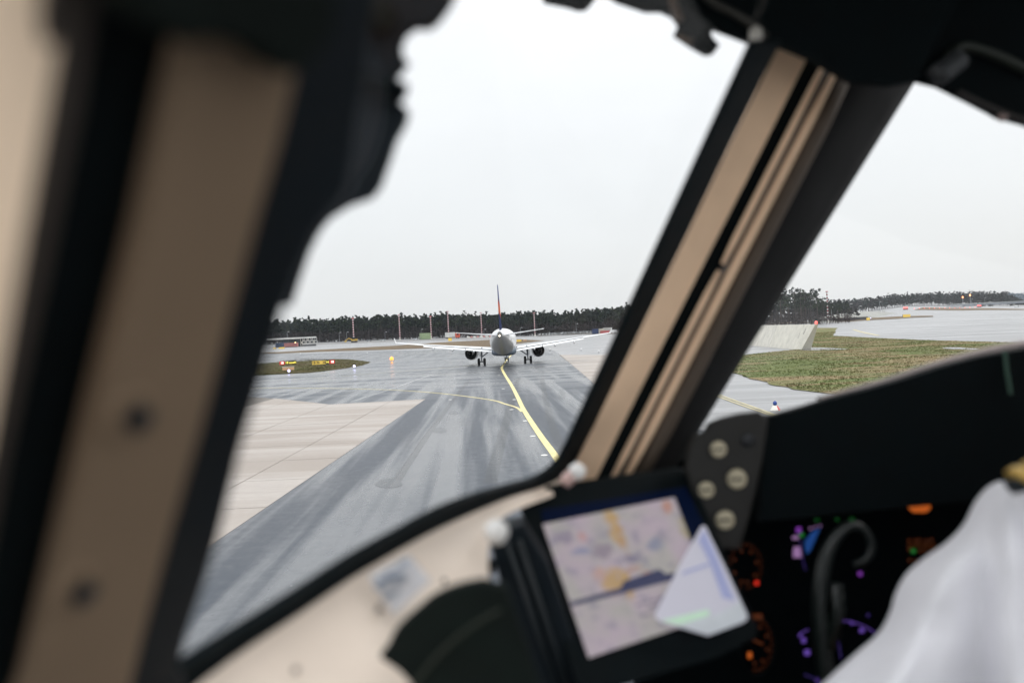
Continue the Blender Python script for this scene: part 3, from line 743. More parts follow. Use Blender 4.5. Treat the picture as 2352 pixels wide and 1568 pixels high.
b_.add(vs_, [(0, 1, 2, 3), (4, 7, 6, 5), (0, 4, 5, 1), (1, 5, 6, 2), (2, 6, 7, 3), (3, 7, 4, 0)]); b_.build('end_rib', M_conc, e_, bevel=.03)
M_rust = mat('dark runoff streak', (.12, .11, .10), .9, vary=.5, scale=3)
for x_, z_, w_ in ((-1.9, .62, .22), (-4.1, .45, .12), (-3.3, .9, .08)):
    b_ = MB(); o_ = -.012; b_.add([(x_-w_, 1.7*z_+o_, Hh*z_), (x_+w_*.6, 1.7*(z_)+o_, Hh*z_), (x_+w_*1.6, 1.7*(z_+.22)+o_, Hh*(z_+.22)), (x_+w_*.9, 1.7*(z_+.24)+o_, Hh*(z_+.24))], [(0, 1, 2, 3)]); b_.build('stain', M_rust, e_)
rl = MB(); rl.lathe((2.75, 1.7, Hh), (0, 0, 1), [(0, .1), (.1, .2), (.35, .22), (.5, .12), (.52, .01)], 12, True); ro = rl.build('red_lamp', M_lred, e_)

# ================================================================== FAR THINGS ALONG THE WOOD
M_glassd = mat('dark glazing', (.02, .03, .04), .1); M_steelw = mat('white cladding', (.62, .62, .60), .5, vary=.2, scale=.4); M_blue = mat('blue container paint', (.03, .055, .11), .5); M_redp = mat('faded red paint', (.45, .07, .07), .5)
d = 520; g = GP(679, d); s = d/FPX
e_ = empty('terminal_building', g, math.atan2(-g.x, g.y), label='low terminal building with a white roof slab at the left of the wood', cat='building')
b_ = MB(); b_.box((8*s, 6, 9*s), (38*s, 6, 9*s)); b_.build('wall', M_glassd, e_)
b_ = MB(); b_.box((-8*s, 5, 18*s+.35), (55*s, 8, .5)); b_.build('roof', M_steelw, e_, bevel=.1)
for i in range(9):
    b_ = MB(); b_.box(((12+i*4.5)*s, -.3, 9*s), (.14, .2, 9*s)); b_.build('column', M_steelw, e_)
for z_ in (5, 12):
    b_ = MB(); b_.box((31*s, -.5, z_*s), (16*s, .3, .4)); b_.build('balcony', M_steelw, e_, bevel=.05)
for i in range(7):
    b_ = MB(); b_.box(((14+i*4.6)*s, -.1, (14.5 if i % 2 else 8.6)*s), (.5, .08, .55)); b_.build('window', mat('pale blind', (.45, .44, .42), .5) if i % 3 else M_cream, e_)
b_ = MB(); b_.box((-30*s, 1, 5*s), (14*s, 4, 5*s)); b_.build('annex', M_blue, e_, bevel=.05)
b_ = MB(); b_.lathe((0, -2, 6.5*s), (0, -1, 0), [(0, .9), (.2, .8), (.25, .01)], 12, True); b_.build('lit_lamp', M_warm, e_)
def vehicle(X, d, lb, kind_, c, rz=0):
    g = GP(X, d); e_ = empty(kind_, g, rz, label=lb, cat={'parked_car': 'car', 'parked_van': 'van'}[kind_], group='vehicles parked before the wood')
    L_, H_ = (4.4, 1.45) if kind_ == 'parked_car' else (5.6, 2.3)
    mm = mat('car paint', c, .3, coat=.5); 
    if kind_ == 'parked_car': pr = [(-2.2, .35), (-2.2, .85), (-1.9, .98), (-1.4, 1.4), (.3, 1.45), (1.1, .98), (2.0, .85), (2.2, .6), (2.2, .35)]
    else: pr = [(-2.8, .35), (-2.8, 2.2), (1.5, 2.3), (2.3, 1.3), (2.8, 1.0), (2.8, .35)]
    b_ = MB(); b_.loft([[Vector((x, -.85, z)) for x, z in pr], [Vector((x, .85, z)) for x, z in pr]]); b_.build('body', mm, e_, bevel=.05)
    w_ = MB(); w_.add([(-1.3, -.87, 1.0), (.75, -.87, 1.0), (.25, -.87, 1.33), (-1.1, -.87, 1.33)], [(0, 1, 2, 3)]) if kind_ == 'parked_car' else w_.add([(1.0, -.87, 1.35), (2.1, -.87, 1.35), (1.5, -.87, 2.1), (1.0, -.87, 2.1)], [(0, 1, 2, 3)]); w_.build('window', M_glassd, e_)
    for q in (-1.35, 1.35):
        for sy_ in (-.8, .8):
            t_ = MB(); t_.lathe((q, sy_-.1, .33), (0, 1, 0), [(0, .2), (0, .33), (.2, .33), (.2, .2)], 14, True); t_.build('wheel', M_sb, e_)
vehicle(880, 640, 'silver car left of the second striped mast', 'parked_car', (.6, .62, .64)); vehicle(848, 640, 'dim grey car at the wood edge right of the digger', 'parked_car', (.3, .31, .33))
vehicle(955, 640, 'white car left of the small green box', 'parked_car', (.65, .67, .7)); vehicle(1408, 560, 'white van beside the dark window post', 'parked_van', (.7, .7, .7), math.pi); vehicle(1352, 600, 'grey car by the bank left of the blue cabin', 'parked_car', (.4, .42, .4)) if False else None
def boxthing(nm, X, d, w_, h_, dep, c, lb, cat_, z0=.2):
    g = GP(X, d); e_ = empty(nm, g, label=lb, cat=cat_); mm = mat(nm+' paint', c, .6, vary=.25, scale=.8)
    b_ = MB(); b_.box((0, dep/2, z0+h_/2), (w_/2, dep/2, h_/2)); b_.build('body', mm, e_, bevel=.04)
    for i in range(max(2, int(w_/1.2))):
        q = MB(); q.box((-w_/2+.4+i*(w_-.8)/max(1, int(w_/1.2)-1), -.03, z0+h_/2), (.05, .05, h_/2-.1)); q.build('rib', mm, e_)
    q = MB(); q.box((0, dep/2, z0/2), (w_/2-.3, dep/2-.2, z0/2)); q.build('skid', M_ssteel, e_)
boxthing('cargo_container', 976.5, 640, 8.8, 4.9, 3, (.28, .36, .20), 'pale green container left of the third striped mast', 'container')
boxthing('storage_box', 967-12, 640, 1, 1, 1, (.3, .35, .3), 'small box between the white car and the green container', 'box') if False else None
boxthing('storage_box', 964, 640, 2.0, 2.2, 2, (.35, .38, .33), 'small grey green box left of the green container', 'box')
boxthing('site_cabin', 1368, 560, 4.4, 3.4, 3, (.02, .04, .12), 'dark blue site cabin above the right wing tip', 'cabin'); boxthing('site_cabin', 1382, 570, 3.4, 3.4, 3, (.5, .49, .42), 'cream site cabin between the blue and the red one', 'cabin')
boxthing('site_cabin', 1399-6, 565, 8.5, 1.9, 2, (.5, .12, .12), 'low red cabin beside the wing tip', 'cabin'); boxthing('site_cabin', 1396, 575, 5.5, 3.9, 3, (.42, .42, .4), 'grey cabin behind the low red one', 'cabin')
boxthing('cargo_container', 668, 505, 8.5, 2.4, 2.4, (.33, .13, .12), 'faded red container in front of the terminal building', 'container', .3)
boxthing('cargo_container', 668, 520, 8.5, 1.0, 2.4, (.55, .5, .42), 'cream container end stacked behind the red one', 'container', 3.2) if False else None
# truck with a white trailer and an orange cab
g = GP(1049, 630); e_ = empty('parked_truck', g, label='truck with white trailer and orange red cab behind the striped mast', cat='truck')
b_ = MB(); b_.box((-5.2, 1.3, 3.2), (3.9, 1.3, 1.9)); b_.build('trailer', M_steelw, e_, bevel=.08)
b_ = MB(); b_.loft([[Vector((x, y_, z)) for x, z in [(-1.0, .6), (-1.0, 4.6), (1.6, 4.6), (2.4, 3.2), (2.5, .6)]] for y_ in (0, 2.5)]); b_.build('cab', mat('orange red cab paint', (.6, .10, .05), .4), e_, bevel=.08)
b_ = MB(); b_.box((.9, -.03, 3.3), (.8, .03, .6)); b_.build('window', M_glassd, e_); b_ = MB(); b_.box((-4, 1.3, .95), (5.5, .5, .2)); b_.build('chassis', M_ssteel, e_)
for q in (-7.6, -6.2, 0.2, 1.7):
    t_ = MB(); t_.lathe((q, 0, .5), (0, 1, 0), [(0, .3), (0, .5), (.35, .5), (.35, .3)], 14, True); t_.build('wheel', M_sb, e_)
# yellow digger
g = GP(811, 610); e_ = empty('digger', g, label='yellow digger parked at the foot of the first striped mast', cat='digger'); M_dy = mat('digger yellow', (.55, .36, .05), .5, vary=.3, scale=1)
b_ = MB(); b_.box((1.2, 0, 2.0), (2.2, 1.3, .7)); b_.build('body', M_dy, e_, bevel=.1); b_ = MB(); b_.box((.6, -.6, 3.2), (.9, .8, .7)); b_.build('cab', M_glassd, e_, bevel=.08)
b_ = MB(); b_.tube([(-.5, 0, 2.2), (-3.2, 0, 3.4), (-5.4, 0, 1.8)], [.4, .35, .25], 8); b_.build('arm', M_dy, e_); b_ = MB(); b_.box((-5.7, 0, 1.2), (.7, .7, .6)); b_.build('bucket', M_dy, e_, bevel=.1)
for q in (-1.2, 1.2): b_ = MB(); b_.box((1, q, .6), (2.2, .35, .55)); b_.build('track', M_ssteel, e_, bevel=.2)
# row of red and white plastic barriers
for i in range(9):
    g = GP(1076+i*7.2, 655); e_ = empty('road_barrier', g, label=('white' if i % 2 == 0 else 'pink red')+' road barrier, '+ORD[i]+' of the row from the orange truck', cat='barrier', group='red and white barriers in a row')
    b_ = MB(); b_.loft([[Vector((x, y_, 0.0)), Vector((x, y_*.5, 1.3)), Vector((x, -y_*.5, 1.3)), Vector((x, -y_, 0.0))] for x, y_ in ((-.9, .4), (.9, .4))]); b_.build('block', M_cream if i % 2 == 0 else mat('pink red barrier', (.55, .25, .22), .5), e_)
# guard fence along the bank on the right of the airliner
a_, b2 = GP(1245, 610), GP(1600, 560); fe = empty('bank_fence', a_, label='grey mesh fence along the dark bank right of the airliner', cat='fence')
for i in range(36):
    p = a_.lerp(b2, i/35)-a_; z_ = ter(*(a_.lerp(b2, i/35)).xy)-a_.z; q = MB(); q.tube([(p.x, p.y, z_), (p.x, p.y, z_+2.2)], .09, 5); q.build('post', M_grey, fe)
for z1 in (.7, 1.4, 2.1):
    q = MB(); q.tube([(a_.lerp(b2, i/35)-a_).xy.to_3d()+Vector((0, 0, ter(*(a_.lerp(b2, i/35)).xy)-a_.z+z1)) for i in range(36)], .10, 4); q.build('rail', M_grey, fe)
bk = [GP(1235, 615), GP(1620, 566), GP(1620, 590), GP(1235, 640)]
tag(drape('earth_bank', bk, .5, M_brown, 12), 'dark earth bank before the wood right of the airliner', 'bank', kind='stuff')
# far right: grey ramp with a bridge, sheds
M_ramp = mat('grey ramp concrete', (.25, .25, .23), .8, vary=.2, scale=.1)
rp_ = MB(); base = [(1868, 470), (1905, 480), (1960, 500), (2010, 540), (2060, 640)]
top = []; bot = []
for (X, d), hh in zip(base, (1.0, 3.5, 5.0, 4.6, 1.0)):
    g = GP(X, d); bot.append(g.copy()); top.append(g+Vector((4, 22, hh)))
rp_.add(bot+top, [(i, i+1, i+6, i+5) for i in range(4)]); o = rp_.build('ramp_bank', M_ramp); tag(o, kind='structure')
e_ = empty('road_tunnel', GP(1935, 485), label='dark low underpass wall on the grey ramp right of the mast', cat='underpass')
b_ = MB(); b_.box((3, 4, 1.0), (14, .6, 1.1)); b_.build('wall', mat('dark retaining wall', (.06, .06, .065), .8), e_); b_ = MB(); b_.box((3, 4, 2.2), (14.5, .8, .18)); b_.build('coping', M_ramp, e_)
for i in range(3):
    g = GP(2010+i*10, 690); e_ = empty('utility_box', g, label=('left', 'middle', 'right')[i]+' of three small white boxes beneath the lone lamp post', cat='box', group='white boxes below the lone lamp post')
    b_ = MB(); b_.box((0, 0, 1.5), (1.1, 1, 1.5)); b_.build('body', M_steelw, e_, bevel=.15)
g = GP(2290, 1030); e_ = empty('road_bridge', g, label='low grey road bridge at the far right before the trees', cat='bridge')
b_ = MB(); b_.box((0, 0, 3.4), (62, 4, .9)); b_.build('deck', mat('bridge grey', (.22, .24, .27), .7), e_); b_ = MB(); b_.box((0, -4.2, 4.9), (62, .1, .5)); b_.build('parapet', M_grey, e_)
for q in (-45, -18, -8, 20, 45): b_ = MB(); b_.box((q, 0, 1.2), (1.6, 3, 1.4)); b_.build('pier', M_ramp, e_)
vehicle(2335, 900, 'white vehicle by the far bridge at the right edge', 'parked_van', (.7, .7, .7))
boxthing('low_shed', 2195, 960, 16, 2.2, 6, (.5, .5, .5), 'long white shed left of the two orange pole lights', 'shed')

# thin winter air
hz = MB(); hz.box((0, 1500, 24), (3300, 1750, 25.5)); M_hz = bpy.data.materials.new('winter air'); M_hz.use_nodes = True; n = M_hz.node_tree; n.nodes.clear()
vo = n.nodes.new('ShaderNodeVolumePrincipled'); vo.inputs['Color'].default_value = (.88, .93, 1, 1); vo.inputs['Density'].default_value = .00006; vo.inputs['Anisotropy'].default_value = .2
oo = n.nodes.new('ShaderNodeOutputMaterial'); n.links.new(vo.outputs[0], oo.inputs['Volume'])
tag(hz.build('haze', M_hz), 'thin grey winter haze over the whole airfield', 'haze', kind='stuff')

# ================================================================== AIRLINER
M_body = mat('airliner white paint', (.74, .75, .76), .28, vary=.05, scale=.8, coat=.3)
M_fus, n, b = nodes('fuselage white with painted shade'); tc = n.nodes.new('ShaderNodeTexCoord'); s = n.nodes.new('ShaderNodeSeparateXYZ'); n.links.new(tc.outputs['Object'], s.inputs[0])
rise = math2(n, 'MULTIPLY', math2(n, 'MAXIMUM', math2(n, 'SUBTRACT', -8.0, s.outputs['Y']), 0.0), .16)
lv = math2(n, 'SUBTRACT', s.outputs['Z'], rise); n.links.new(mixc(n, mrange(n, lv, 2.9, 3.35, 0, 1, True), (.36, .36, .355), (.80, .81, .82)), b.inputs['Base Color']); b.inputs['Roughness'].default_value = .3; b.inputs['Coat Weight'].default_value = .2  # grey lower part paints in underside shade, rising along the tail cone
M_wing = mat('wing light grey paint', (.68, .69, .70), .35, vary=.06, scale=.7)
M_belly = mat('belly blue grey with painted shade', (.07, .10, .14), .4, vary=.15, scale=.7)  # dark blue grey paints in the shade on the belly fairing
M_tyre = mat('tyre rubber', (.014, .014, .015), .8); M_strut = mat('gear steel', (.20, .22, .25), .4, metal=.3); M_exh = mat('dark exhaust metal', (.03, .03, .032), .5, metal=.5)  # exhaust colour is dark to paint in shade inside the engine ducts
M_nac = mat('nacelle paint', (.50, .52, .56), .3, coat=.3); M_gap = mat('dark flap gap', (.03, .035, .04), .8)
def finmat():
    m, n, b = nodes('fin livery'); tc = n.nodes.new('ShaderNodeTexCoord'); s = n.nodes.new('ShaderNodeSeparateXYZ'); n.links.new(tc.outputs['Object'], s.inputs[0])
    r = n.nodes.new('ShaderNodeValToRGB'); r.color_ramp.interpolation = 'LINEAR'; e = r.color_ramp.elements
    t = mrange(n, s.outputs['Z'], 5, 12.5, 0, 1)
    t = math2(n, 'ADD', t, math2(n, 'MULTIPLY', math2(n, 'ADD', s.outputs['Y'], 18), .03)); n.links.new(t, r.inputs[0])
    e[0].position = 0; e[0].color = (.005, .014, .06, 1); e[1].position = 1; e[1].color = (.17, .19, .30, 1)
    for p, c in ((.36, (.006, .016, .07)), (.385, (.30, .05, .03)), (.45, (.48, .13, .04)), (.56, (.42, .06, .03)), (.60, (.14, .03, .06)), (.64, (.13, .15, .25))):
        q = e.new(p); q.color = (*c, 1)
    n.links.new(r.outputs[0], b.inputs['Base Color']); b.inputs['Roughness'].default_value = .8; b.inputs['Specular IOR Level'].default_value = .08
    return m
gp = G(1160, 836)
AP = empty('airliner', gp, R(-1.0), label='white twin engined airliner with navy and orange tail fin seen from behind', cat='airliner')
fus = MB(); st = [(17.7, .05, 3.3, 3.2), (17.3, .5, 3.9, 2.65), (16.2, 1.15, 4.75, 2.1), (14.6, 1.65, 5.5, 1.8), (12.5, 1.92, 5.8, 1.7), (8, 1.975, 5.85, 1.68), (0, 1.975, 5.85, 1.68), (-6, 1.975, 5.85, 1.68), (-8, 1.95, 5.85, 1.82),
      (-10, 1.85, 5.84, 2.15), (-12, 1.66, 5.82, 2.62), (-14, 1.40, 5.77, 3.15), (-16, 1.06, 5.68, 3.72), (-18, .68, 5.55, 4.3), (-19.2, .42, 5.44, 4.65), (-19.9, .30, 5.36, 4.78)]
rings = []
for y, wv, zt, zb in st:
    rings.append([Vector((math.cos(q)*wv, y, (zt+zb)/2+math.sin(q)*(zt-zb)/2)) for q in [2*math.pi*j/40 for j in range(40)]])
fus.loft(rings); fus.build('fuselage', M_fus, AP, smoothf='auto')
b_ = MB(); b_.lathe((0, -19.85, 5.07), (0, -1, 0), [(0, .30), (.25, .27), (.3, .22), (.05, .18), (.02, .01)], 20); b_.build('exhaust_cone', M_exh, AP, smoothf='auto')
b_ = MB(); b_.lathe((-.02, -20.0, 4.78), (0, -1, 0), [(0, .08), (.1, .10), (.2, .07), (.22, .01)], 14, True); b_.build('tail_light', lit('lit tail lamp', (1, .85, .65), 5), AP, smoothf=True)
b_ = MB(); rr = []
for y, wv, zt, zb in ((7.2, .6, 2.6, 1.9), (6, 1.6, 2.8, 1.62), (3, 1.98, 2.95, 1.45), (-3, 1.98, 2.95, 1.45), (-5.8, 1.75, 2.7, 1.6), (-7.5, .8, 2.4, 1.85)):
    rr.append([Vector((math.copysign(abs(math.cos(q))**.6, math.cos(q))*wv, y, (zt+zb)/2+math.copysign(abs(math.sin(q))**.6, math.sin(q))*(zt-zb)/2)) for q in [2*math.pi*j/28 for j in range(28)]])
b_.loft(rr); b_.build('belly_fairing', M_belly, AP, smoothf='auto')
def foil(le, te, x, z, th, n=9, y_off=0):          # aerofoil ring from le to te at span x
    up, lo = [], []
    for i in range(n):
        t = i/(n-1); y = le+(te-le)*t; h = th*(1.6*math.sqrt(t+.001)*(1-t)**.9+.04*(1-t)+.02)
        up.append(Vector((x, y, z+h*.75))); lo.append(Vector((x, y, z-h*.45)))
    return up+lo[::-1]
for s_ in (-1, 1):
    wspec = [(0.9, 6.4, -.9, 2.35, .75), (1.9, 5.6, -.9, 2.42, .72), (6.4, 2.3, -.85, 2.98, .48), (11.5, -.6, -2.35, 3.60, .32), (16.6, -3.3, -4.75, 4.25, .2), (17.0, -3.6, -4.8, 4.3, .14)]
    w_ = MB(); w_.loft([foil(le, te, s_*x, z, th) for x, le, te, z, th in wspec]); w_.build('wing', M_wing, AP, smoothf='auto')
    for x0, x1 in ((2.0, 6.2), (6.35, 12.8)):
        def at(x):
            for p, q in zip(wspec, wspec[1:]):
                if x <= q[0]: t = (x-p[0])/(q[0]-p[0]); return [lerp(a, b, t) for a, b in zip(p, q)]
        f_ = MB(); R_ = []
        for x in (x0, (x0+x1)/2, x1):
            _, le, te, z, th = at(x); ch = 1.15 if x < 6.3 else 1.15-(x-6.3)*.06
            R_.append([p+Vector((0, 0, -(te-p.y)*.20 if p.y < te else 0)) for p in foil(te-.07, te-ch, s_*x, z-.10, .22)])
        f_.loft(R_); f_.build('flap', M_wing, AP, smoothf='auto')
    f_ = MB(); R_ = []
    for x in (13.0, 16.4):
        _, le, te, z, th = at(x) if x < 16.4 else wspec[4]
        R_.append(foil(te-.05, te-.45, s_*x, z-.01, .10))
    f_.loft(R_); f_.build('aileron', M_wing, AP)
    g_ = MB(); 
    for x0, x1 in ((2.0, 12.8),):
        pts_ = []
        for x in (2.0, 6.3, 9, 12.8):
            _, le, te, z, th = at(x); pts_.append((s_*x, te-.02, z+.01))
        g_.tube(pts_, .05, 5)
    g_.build('flap_gap', M_gap, AP)
    w_ = MB(); w_.loft([[Vector((s_*17.02, -3.5, 4.28)), Vector((s_*17.02, -4.9, 4.28)), Vector((s_*17.1, -4.9, 4.28)), Vector((s_*17.1, -3.5, 4.28))], [Vector((s_*17.2, -4.6, 5.15)), Vector((s_*17.2, -5.2, 5.15)), Vector((s_*17.24, -5.2, 5.15)), Vector((s_*17.24, -4.6, 5.15))]]); w_.build('wingtip_fence', M_body, AP)
    for x in (4.9, 8.3, 11.3):
        _, le, te, z, th = at(x); f_ = MB(); f_.tube([(s_*x, te+1.2, z-.25), (s_*x, te-.2, z-.42), (s_*x, te-1.0, z-.5), (s_*x, te-1.75, z-.45)], [.05, .17, .16, .03], 10, squash=1.3); f_.build('flap_fairing', M_wing, AP, smoothf=True)
    # tailplane
    t_ = MB(); t_.loft([foil(-14.2, -18.1, s_*.5, 4.86, .34), foil(-15.2, -18.3, s_*2.2, 5.03, .26), foil(-17.6, -19.2, s_*6.15, 5.47, .13), foil(-17.95, -19.2, s_*6.25, 5.48, .06)]); t_.build('tailplane', M_body, AP, smoothf='auto')
    e_ = MB(); e_.tube([(s_*.9, -17.0, 4.99), (s_*5.9, -18.55, 5.5)], .03, 4); e_.build('elevator_gap', M_gap, AP)
    # engine
    cx_ = s_*5.62; cz = 1.95
    n_ = MB(); n_.lathe((cx_, 1.35, cz), (0, 1, 0), [(0, .98), (.4, 1.04), (1.6, 1.13), (3.2, 1.16), (4.2, 1.10), (4.6, .98), (4.5, .9), (3.6, .92), (1.0, .93), (.02, .955)], 36); n_.build('nacelle', M_nac, AP, smoothf='auto')
    n_ = MB(); n_.lathe((cx_, .25, cz), (0, 1, 0), [(0, .44), (.9, .60), (2.5, .66), (2.6, .3)], 28); n_.build('core_nozzle', M_exh, AP, smoothf='auto')
    n_ = MB(); n_.lathe((cx_, -.25, cz), (0, 1, 0), [(0, .02), (.5, .22), (1.2, .36), (1.4, .3)], 20); n_.build('exhaust_plug', M_exh, AP, smoothf='auto')
    n_ = MB(); n_.lathe((cx_, 2.6, cz), (0, 1, 0), [(0, .6), (.02, .94), (.3, .94)], 28); n_.build('fan_duct', M_exh, AP)
    n_ = MB(); n_.loft([[Vector((cx_-.2, y, z0)), Vector((cx_-.2, y, z1)), Vector((cx_+.2, y, z1)), Vector((cx_+.2, y, z0))] for y, z0, z1 in ((-.6, 2.45, 2.8), (1.0, 2.2, 2.95), (3.5, 2.9, 3.1), (4.9, 3.0, 3.08))]); n_.build('pylon', M_nac, AP, bevel=.04)
    # main gear
    gx = s_*3.8
    b_ = MB(); b_.tube([(gx, 0, .58), (gx, 0, 1.5)], .10, 10); b_.tube([(gx, 0, 1.45), (gx-s_*.1, .1, 2.9)], .16, 10); b_.tube([(gx-.62, 0, .58), (gx+.62, 0, .58)], .11, 10); b_.build('gear_strut', M_strut, AP, smoothf='auto')
    b_ = MB(); b_.tube([(gx-s_*.08, 0, 1.35), (gx-s_*1.0, .2, 2.0), (gx-s_*1.85, .4, 2.75)], .09, 8); b_.tube([(gx-s_*1.0, .2, 2.0), (gx-s_*.3, .1, 2.6)], .05, 6); b_.build('side_brace', M_strut, AP)
    b_ = MB(); b_.box((gx+s_*.26, .1, 2.0), (.03, .5, .72)); b_.build('gear_door', M_body, AP, bevel=.02)
    for q in (-.47, .47):
        b_ = MB(); b_.lathe((gx+q-.2, 0, .58), (1, 0, 0), [(0, .3), (.0, .46), (.05, .56), (.14, .585), (.26, .585), (.35, .56), (.4, .46), (.4, .3)], 28, True); t_ = b_.build('tyre', M_tyre, AP, smoothf='auto')
        b_ = MB(); b_.lathe((gx+q-.205, 0, .58), (1, 0, 0), [(0, .1), (.0, .28), (.41, .28), (.41, .1)], 20, True); b_.build('hub', M_strut, AP)
f_ = MB(); R_ = []
for z, le, te, th in ((5.5, -11.6, -18.3, .42), (6.4, -13.0, -18.6, .36), (9.0, -15.3, -19.2, .28), (11.7, -17.7, -19.9, .17), (11.95, -18.3, -19.9, .08)):
    R_.append([Vector((p.z, p.y, z)) for p in foil(le, te, 0, 0, th)] )
for r_ in R_:
    mx = sum(p.x for p in r_)/len(r_)
    for p in r_: p.x -= mx
f_.loft(R_); f_.build('tail_fin', finmat(), AP, smoothf='auto')
b_ = MB(); b_.tube([(0, 12.64, .4), (0, 12.64, 2.0)], .11, 10); b_.tube([(-.3, 12.64, .4), (.3, 12.64, .4)], .08, 8); b_.tube([(0, 12.7, 1.1), (0, 14.2, 2.1)], .07, 8); b_.box((0, 12.6, 1.35), (.25, .1, .16)); b_.build('nose_strut', M_strut, AP, smoothf='auto')
for q in (-.27, .27):
    b_ = MB(); b_.lathe((q-.11, 12.64, .39), (1, 0, 0), [(0, .2), (0, .32), (.04, .38), (.18, .38), (.22, .32), (.22, .2)], 24, True); b_.build('tyre', M_tyre, AP, smoothf='auto')
for q in (-.5, .5): b_ = MB(); b_.box((q, 12.9, 1.5), (.03, .5, .3)); b_.build('nose_gear_door', M_body, AP)
M_seam = mat('fuselage seam', (.10, .11, .12), .6)
for s_ in (-1, 1):
    b_ = MB(); b_.add([(s_*1.30, -14.35, 4.35), (s_*1.52, -12.9, 4.22), (s_*1.55, -12.9, 4.05), (s_*1.30, -14.35, 4.22)], [(0, 1, 2, 3)]); b_.build('outflow_vent', M_seam, AP)

# ================================================================== COCKPIT
def inv1(X, Y): return 2.5-.002*(X-600)-.0012*(Y-900)
NL = 4.518
n1 = (CR*-3.658 + CF*1.487 + CU*2.195).normalized()       # outward normal of the side wall
def W(X, Y, off=0.0): return P(X, Y, (1-off*NL)/inv1(X, Y))
def B(X, Y, d=1.14): return P(X, Y, d)
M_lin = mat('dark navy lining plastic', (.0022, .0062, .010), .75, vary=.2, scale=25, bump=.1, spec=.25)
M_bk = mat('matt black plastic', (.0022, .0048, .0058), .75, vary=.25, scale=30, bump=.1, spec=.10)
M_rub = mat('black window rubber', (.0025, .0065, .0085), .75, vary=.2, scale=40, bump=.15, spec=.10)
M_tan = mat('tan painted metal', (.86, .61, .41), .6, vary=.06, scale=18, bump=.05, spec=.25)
M_tanb = mat('tan post cover with painted shade', (.24, .172, .115), .8, vary=.06, scale=18, bump=.05, spec=.2)  # tan darkened to brown, painting in the dim light on this post
M_cream2 = mat('cream sill paint', (.88, .75, .63), .45, vary=.05, scale=14, bump=.08, spec=.35)
M_fl = mat('cream tan frame paint', (.92, .72, .53), .6, vary=.04, scale=10, spec=.25)
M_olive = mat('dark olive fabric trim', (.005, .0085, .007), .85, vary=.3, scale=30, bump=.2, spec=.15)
M_screwd = mat('dark screw hole', (.01, .012, .015), .5); M_knob = mat('white knob plastic', (.85, .83, .80), .3)
M_brz = mat('brown anodised clip', (.09, .055, .035), .5, spec=.3)
M_gm = mat('grey trim highlight', (.03, .028, .023), .5, vary=.2, scale=20)

CK = empty('cockpit_frame', C+Vector((0, .4, -1.5)), label='dark cockpit window frame with tan posts and cream sill', cat='cockpit frame')
CKI = Matrix.Translation(-CK.location)
def own(o, parent=CK):
    o.parent = parent; o.matrix_parent_inverse = Matrix.Translation(-parent.location) if parent.rotation_euler.z == 0 else parent.matrix_world.inverted(); return o
def piece(nm, px, ext, m_, fn=W, off=0.0, bevel=.004, parent=CK, curve=0):
    pts = [fn(X, Y, off) if fn is W else fn(X, Y) for X, Y in px]
    if curve: pts = curve_pts(pts, curve, True)
    return own(prism(nm, pts, ext, m_, None, bevel), parent)
glass_bottom = [(414, 1532), (550, 1447), (689, 1360), (804, 1285), (905, 1228), (1011, 1171), (1100, 1137), (1177, 1115), (1225, 1101), (1258, 1083), (1280, 1062), (1298, 1035), (1330, 968), (1400, 818), (1470, 666), (1560, 470), (1650, 275), (1732, 98)]
seal_outer = [(440, 1590), (466, 1562), (570, 1486), (689, 1408), (804, 1330), (905, 1270), (991, 1222), (1085, 1178), (1177, 1140), (1240, 1120), (1290, 1095), (1320, 1066), (1352, 1003), (1425, 852), (1498, 702), (1592, 509), (1690, 305), (1795, 95)]
# the seal is a strip along the edge of the glass
def strip(nm, a, b, fa, fb, ext, m_, parent=CK, bevel=.003, sm=False):
    A = curve_pts([fa(*q) for q in a], 4); Bp = curve_pts([fb(*q) for q in b], 4); ext = Vector(ext)
    mb = MB(); mb.loft([[p, q, q+ext, p+ext] for p, q in zip(A, Bp)]); o = mb.build(nm, m_, None, smoothf='auto' if sm else False); return own(o, parent)
strip('window_seal', glass_bottom, seal_outer, W, W, n1*.006, M_rub, sm=True)
# left side of the window: lining, recess, post cover
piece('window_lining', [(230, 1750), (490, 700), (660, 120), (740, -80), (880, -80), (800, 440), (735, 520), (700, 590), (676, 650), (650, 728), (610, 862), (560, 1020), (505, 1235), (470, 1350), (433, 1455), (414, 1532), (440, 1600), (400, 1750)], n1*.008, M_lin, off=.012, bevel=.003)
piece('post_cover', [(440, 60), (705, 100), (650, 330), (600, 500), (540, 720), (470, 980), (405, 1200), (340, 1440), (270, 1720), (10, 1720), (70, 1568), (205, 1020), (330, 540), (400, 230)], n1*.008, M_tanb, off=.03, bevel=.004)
piece('dark_band', [(135, -80), (445, -80), (420, 140), (340, 500), (215, 1000), (100, 1440), (20, 1720), (-200, 1720), (-120, 1200), (-20, 880), (50, 520), (100, 200)], n1*.004, M_bk, off=.018, bevel=.003)  # plain black band between the post cover and the inner trim
piece('inner_trim', [(120, -80), (240, -80), (190, 250), (110, 640), (20, 1050), (-60, 1500), (-160, 1500), (-60, 1050), (30, 560), (80, 230)], n1*.003, mat('dim brown trim', (.05, .04, .033), .8, vary=.1, scale=15), off=.022, bevel=.002)
piece('header_trim', [(240, -80), (800, -80), (770, 90), (720, 165), (660, 180), (590, 120), (500, 100), (430, 110), (340, 60)], n1*.02, M_olive, off=.045, bevel=.004)
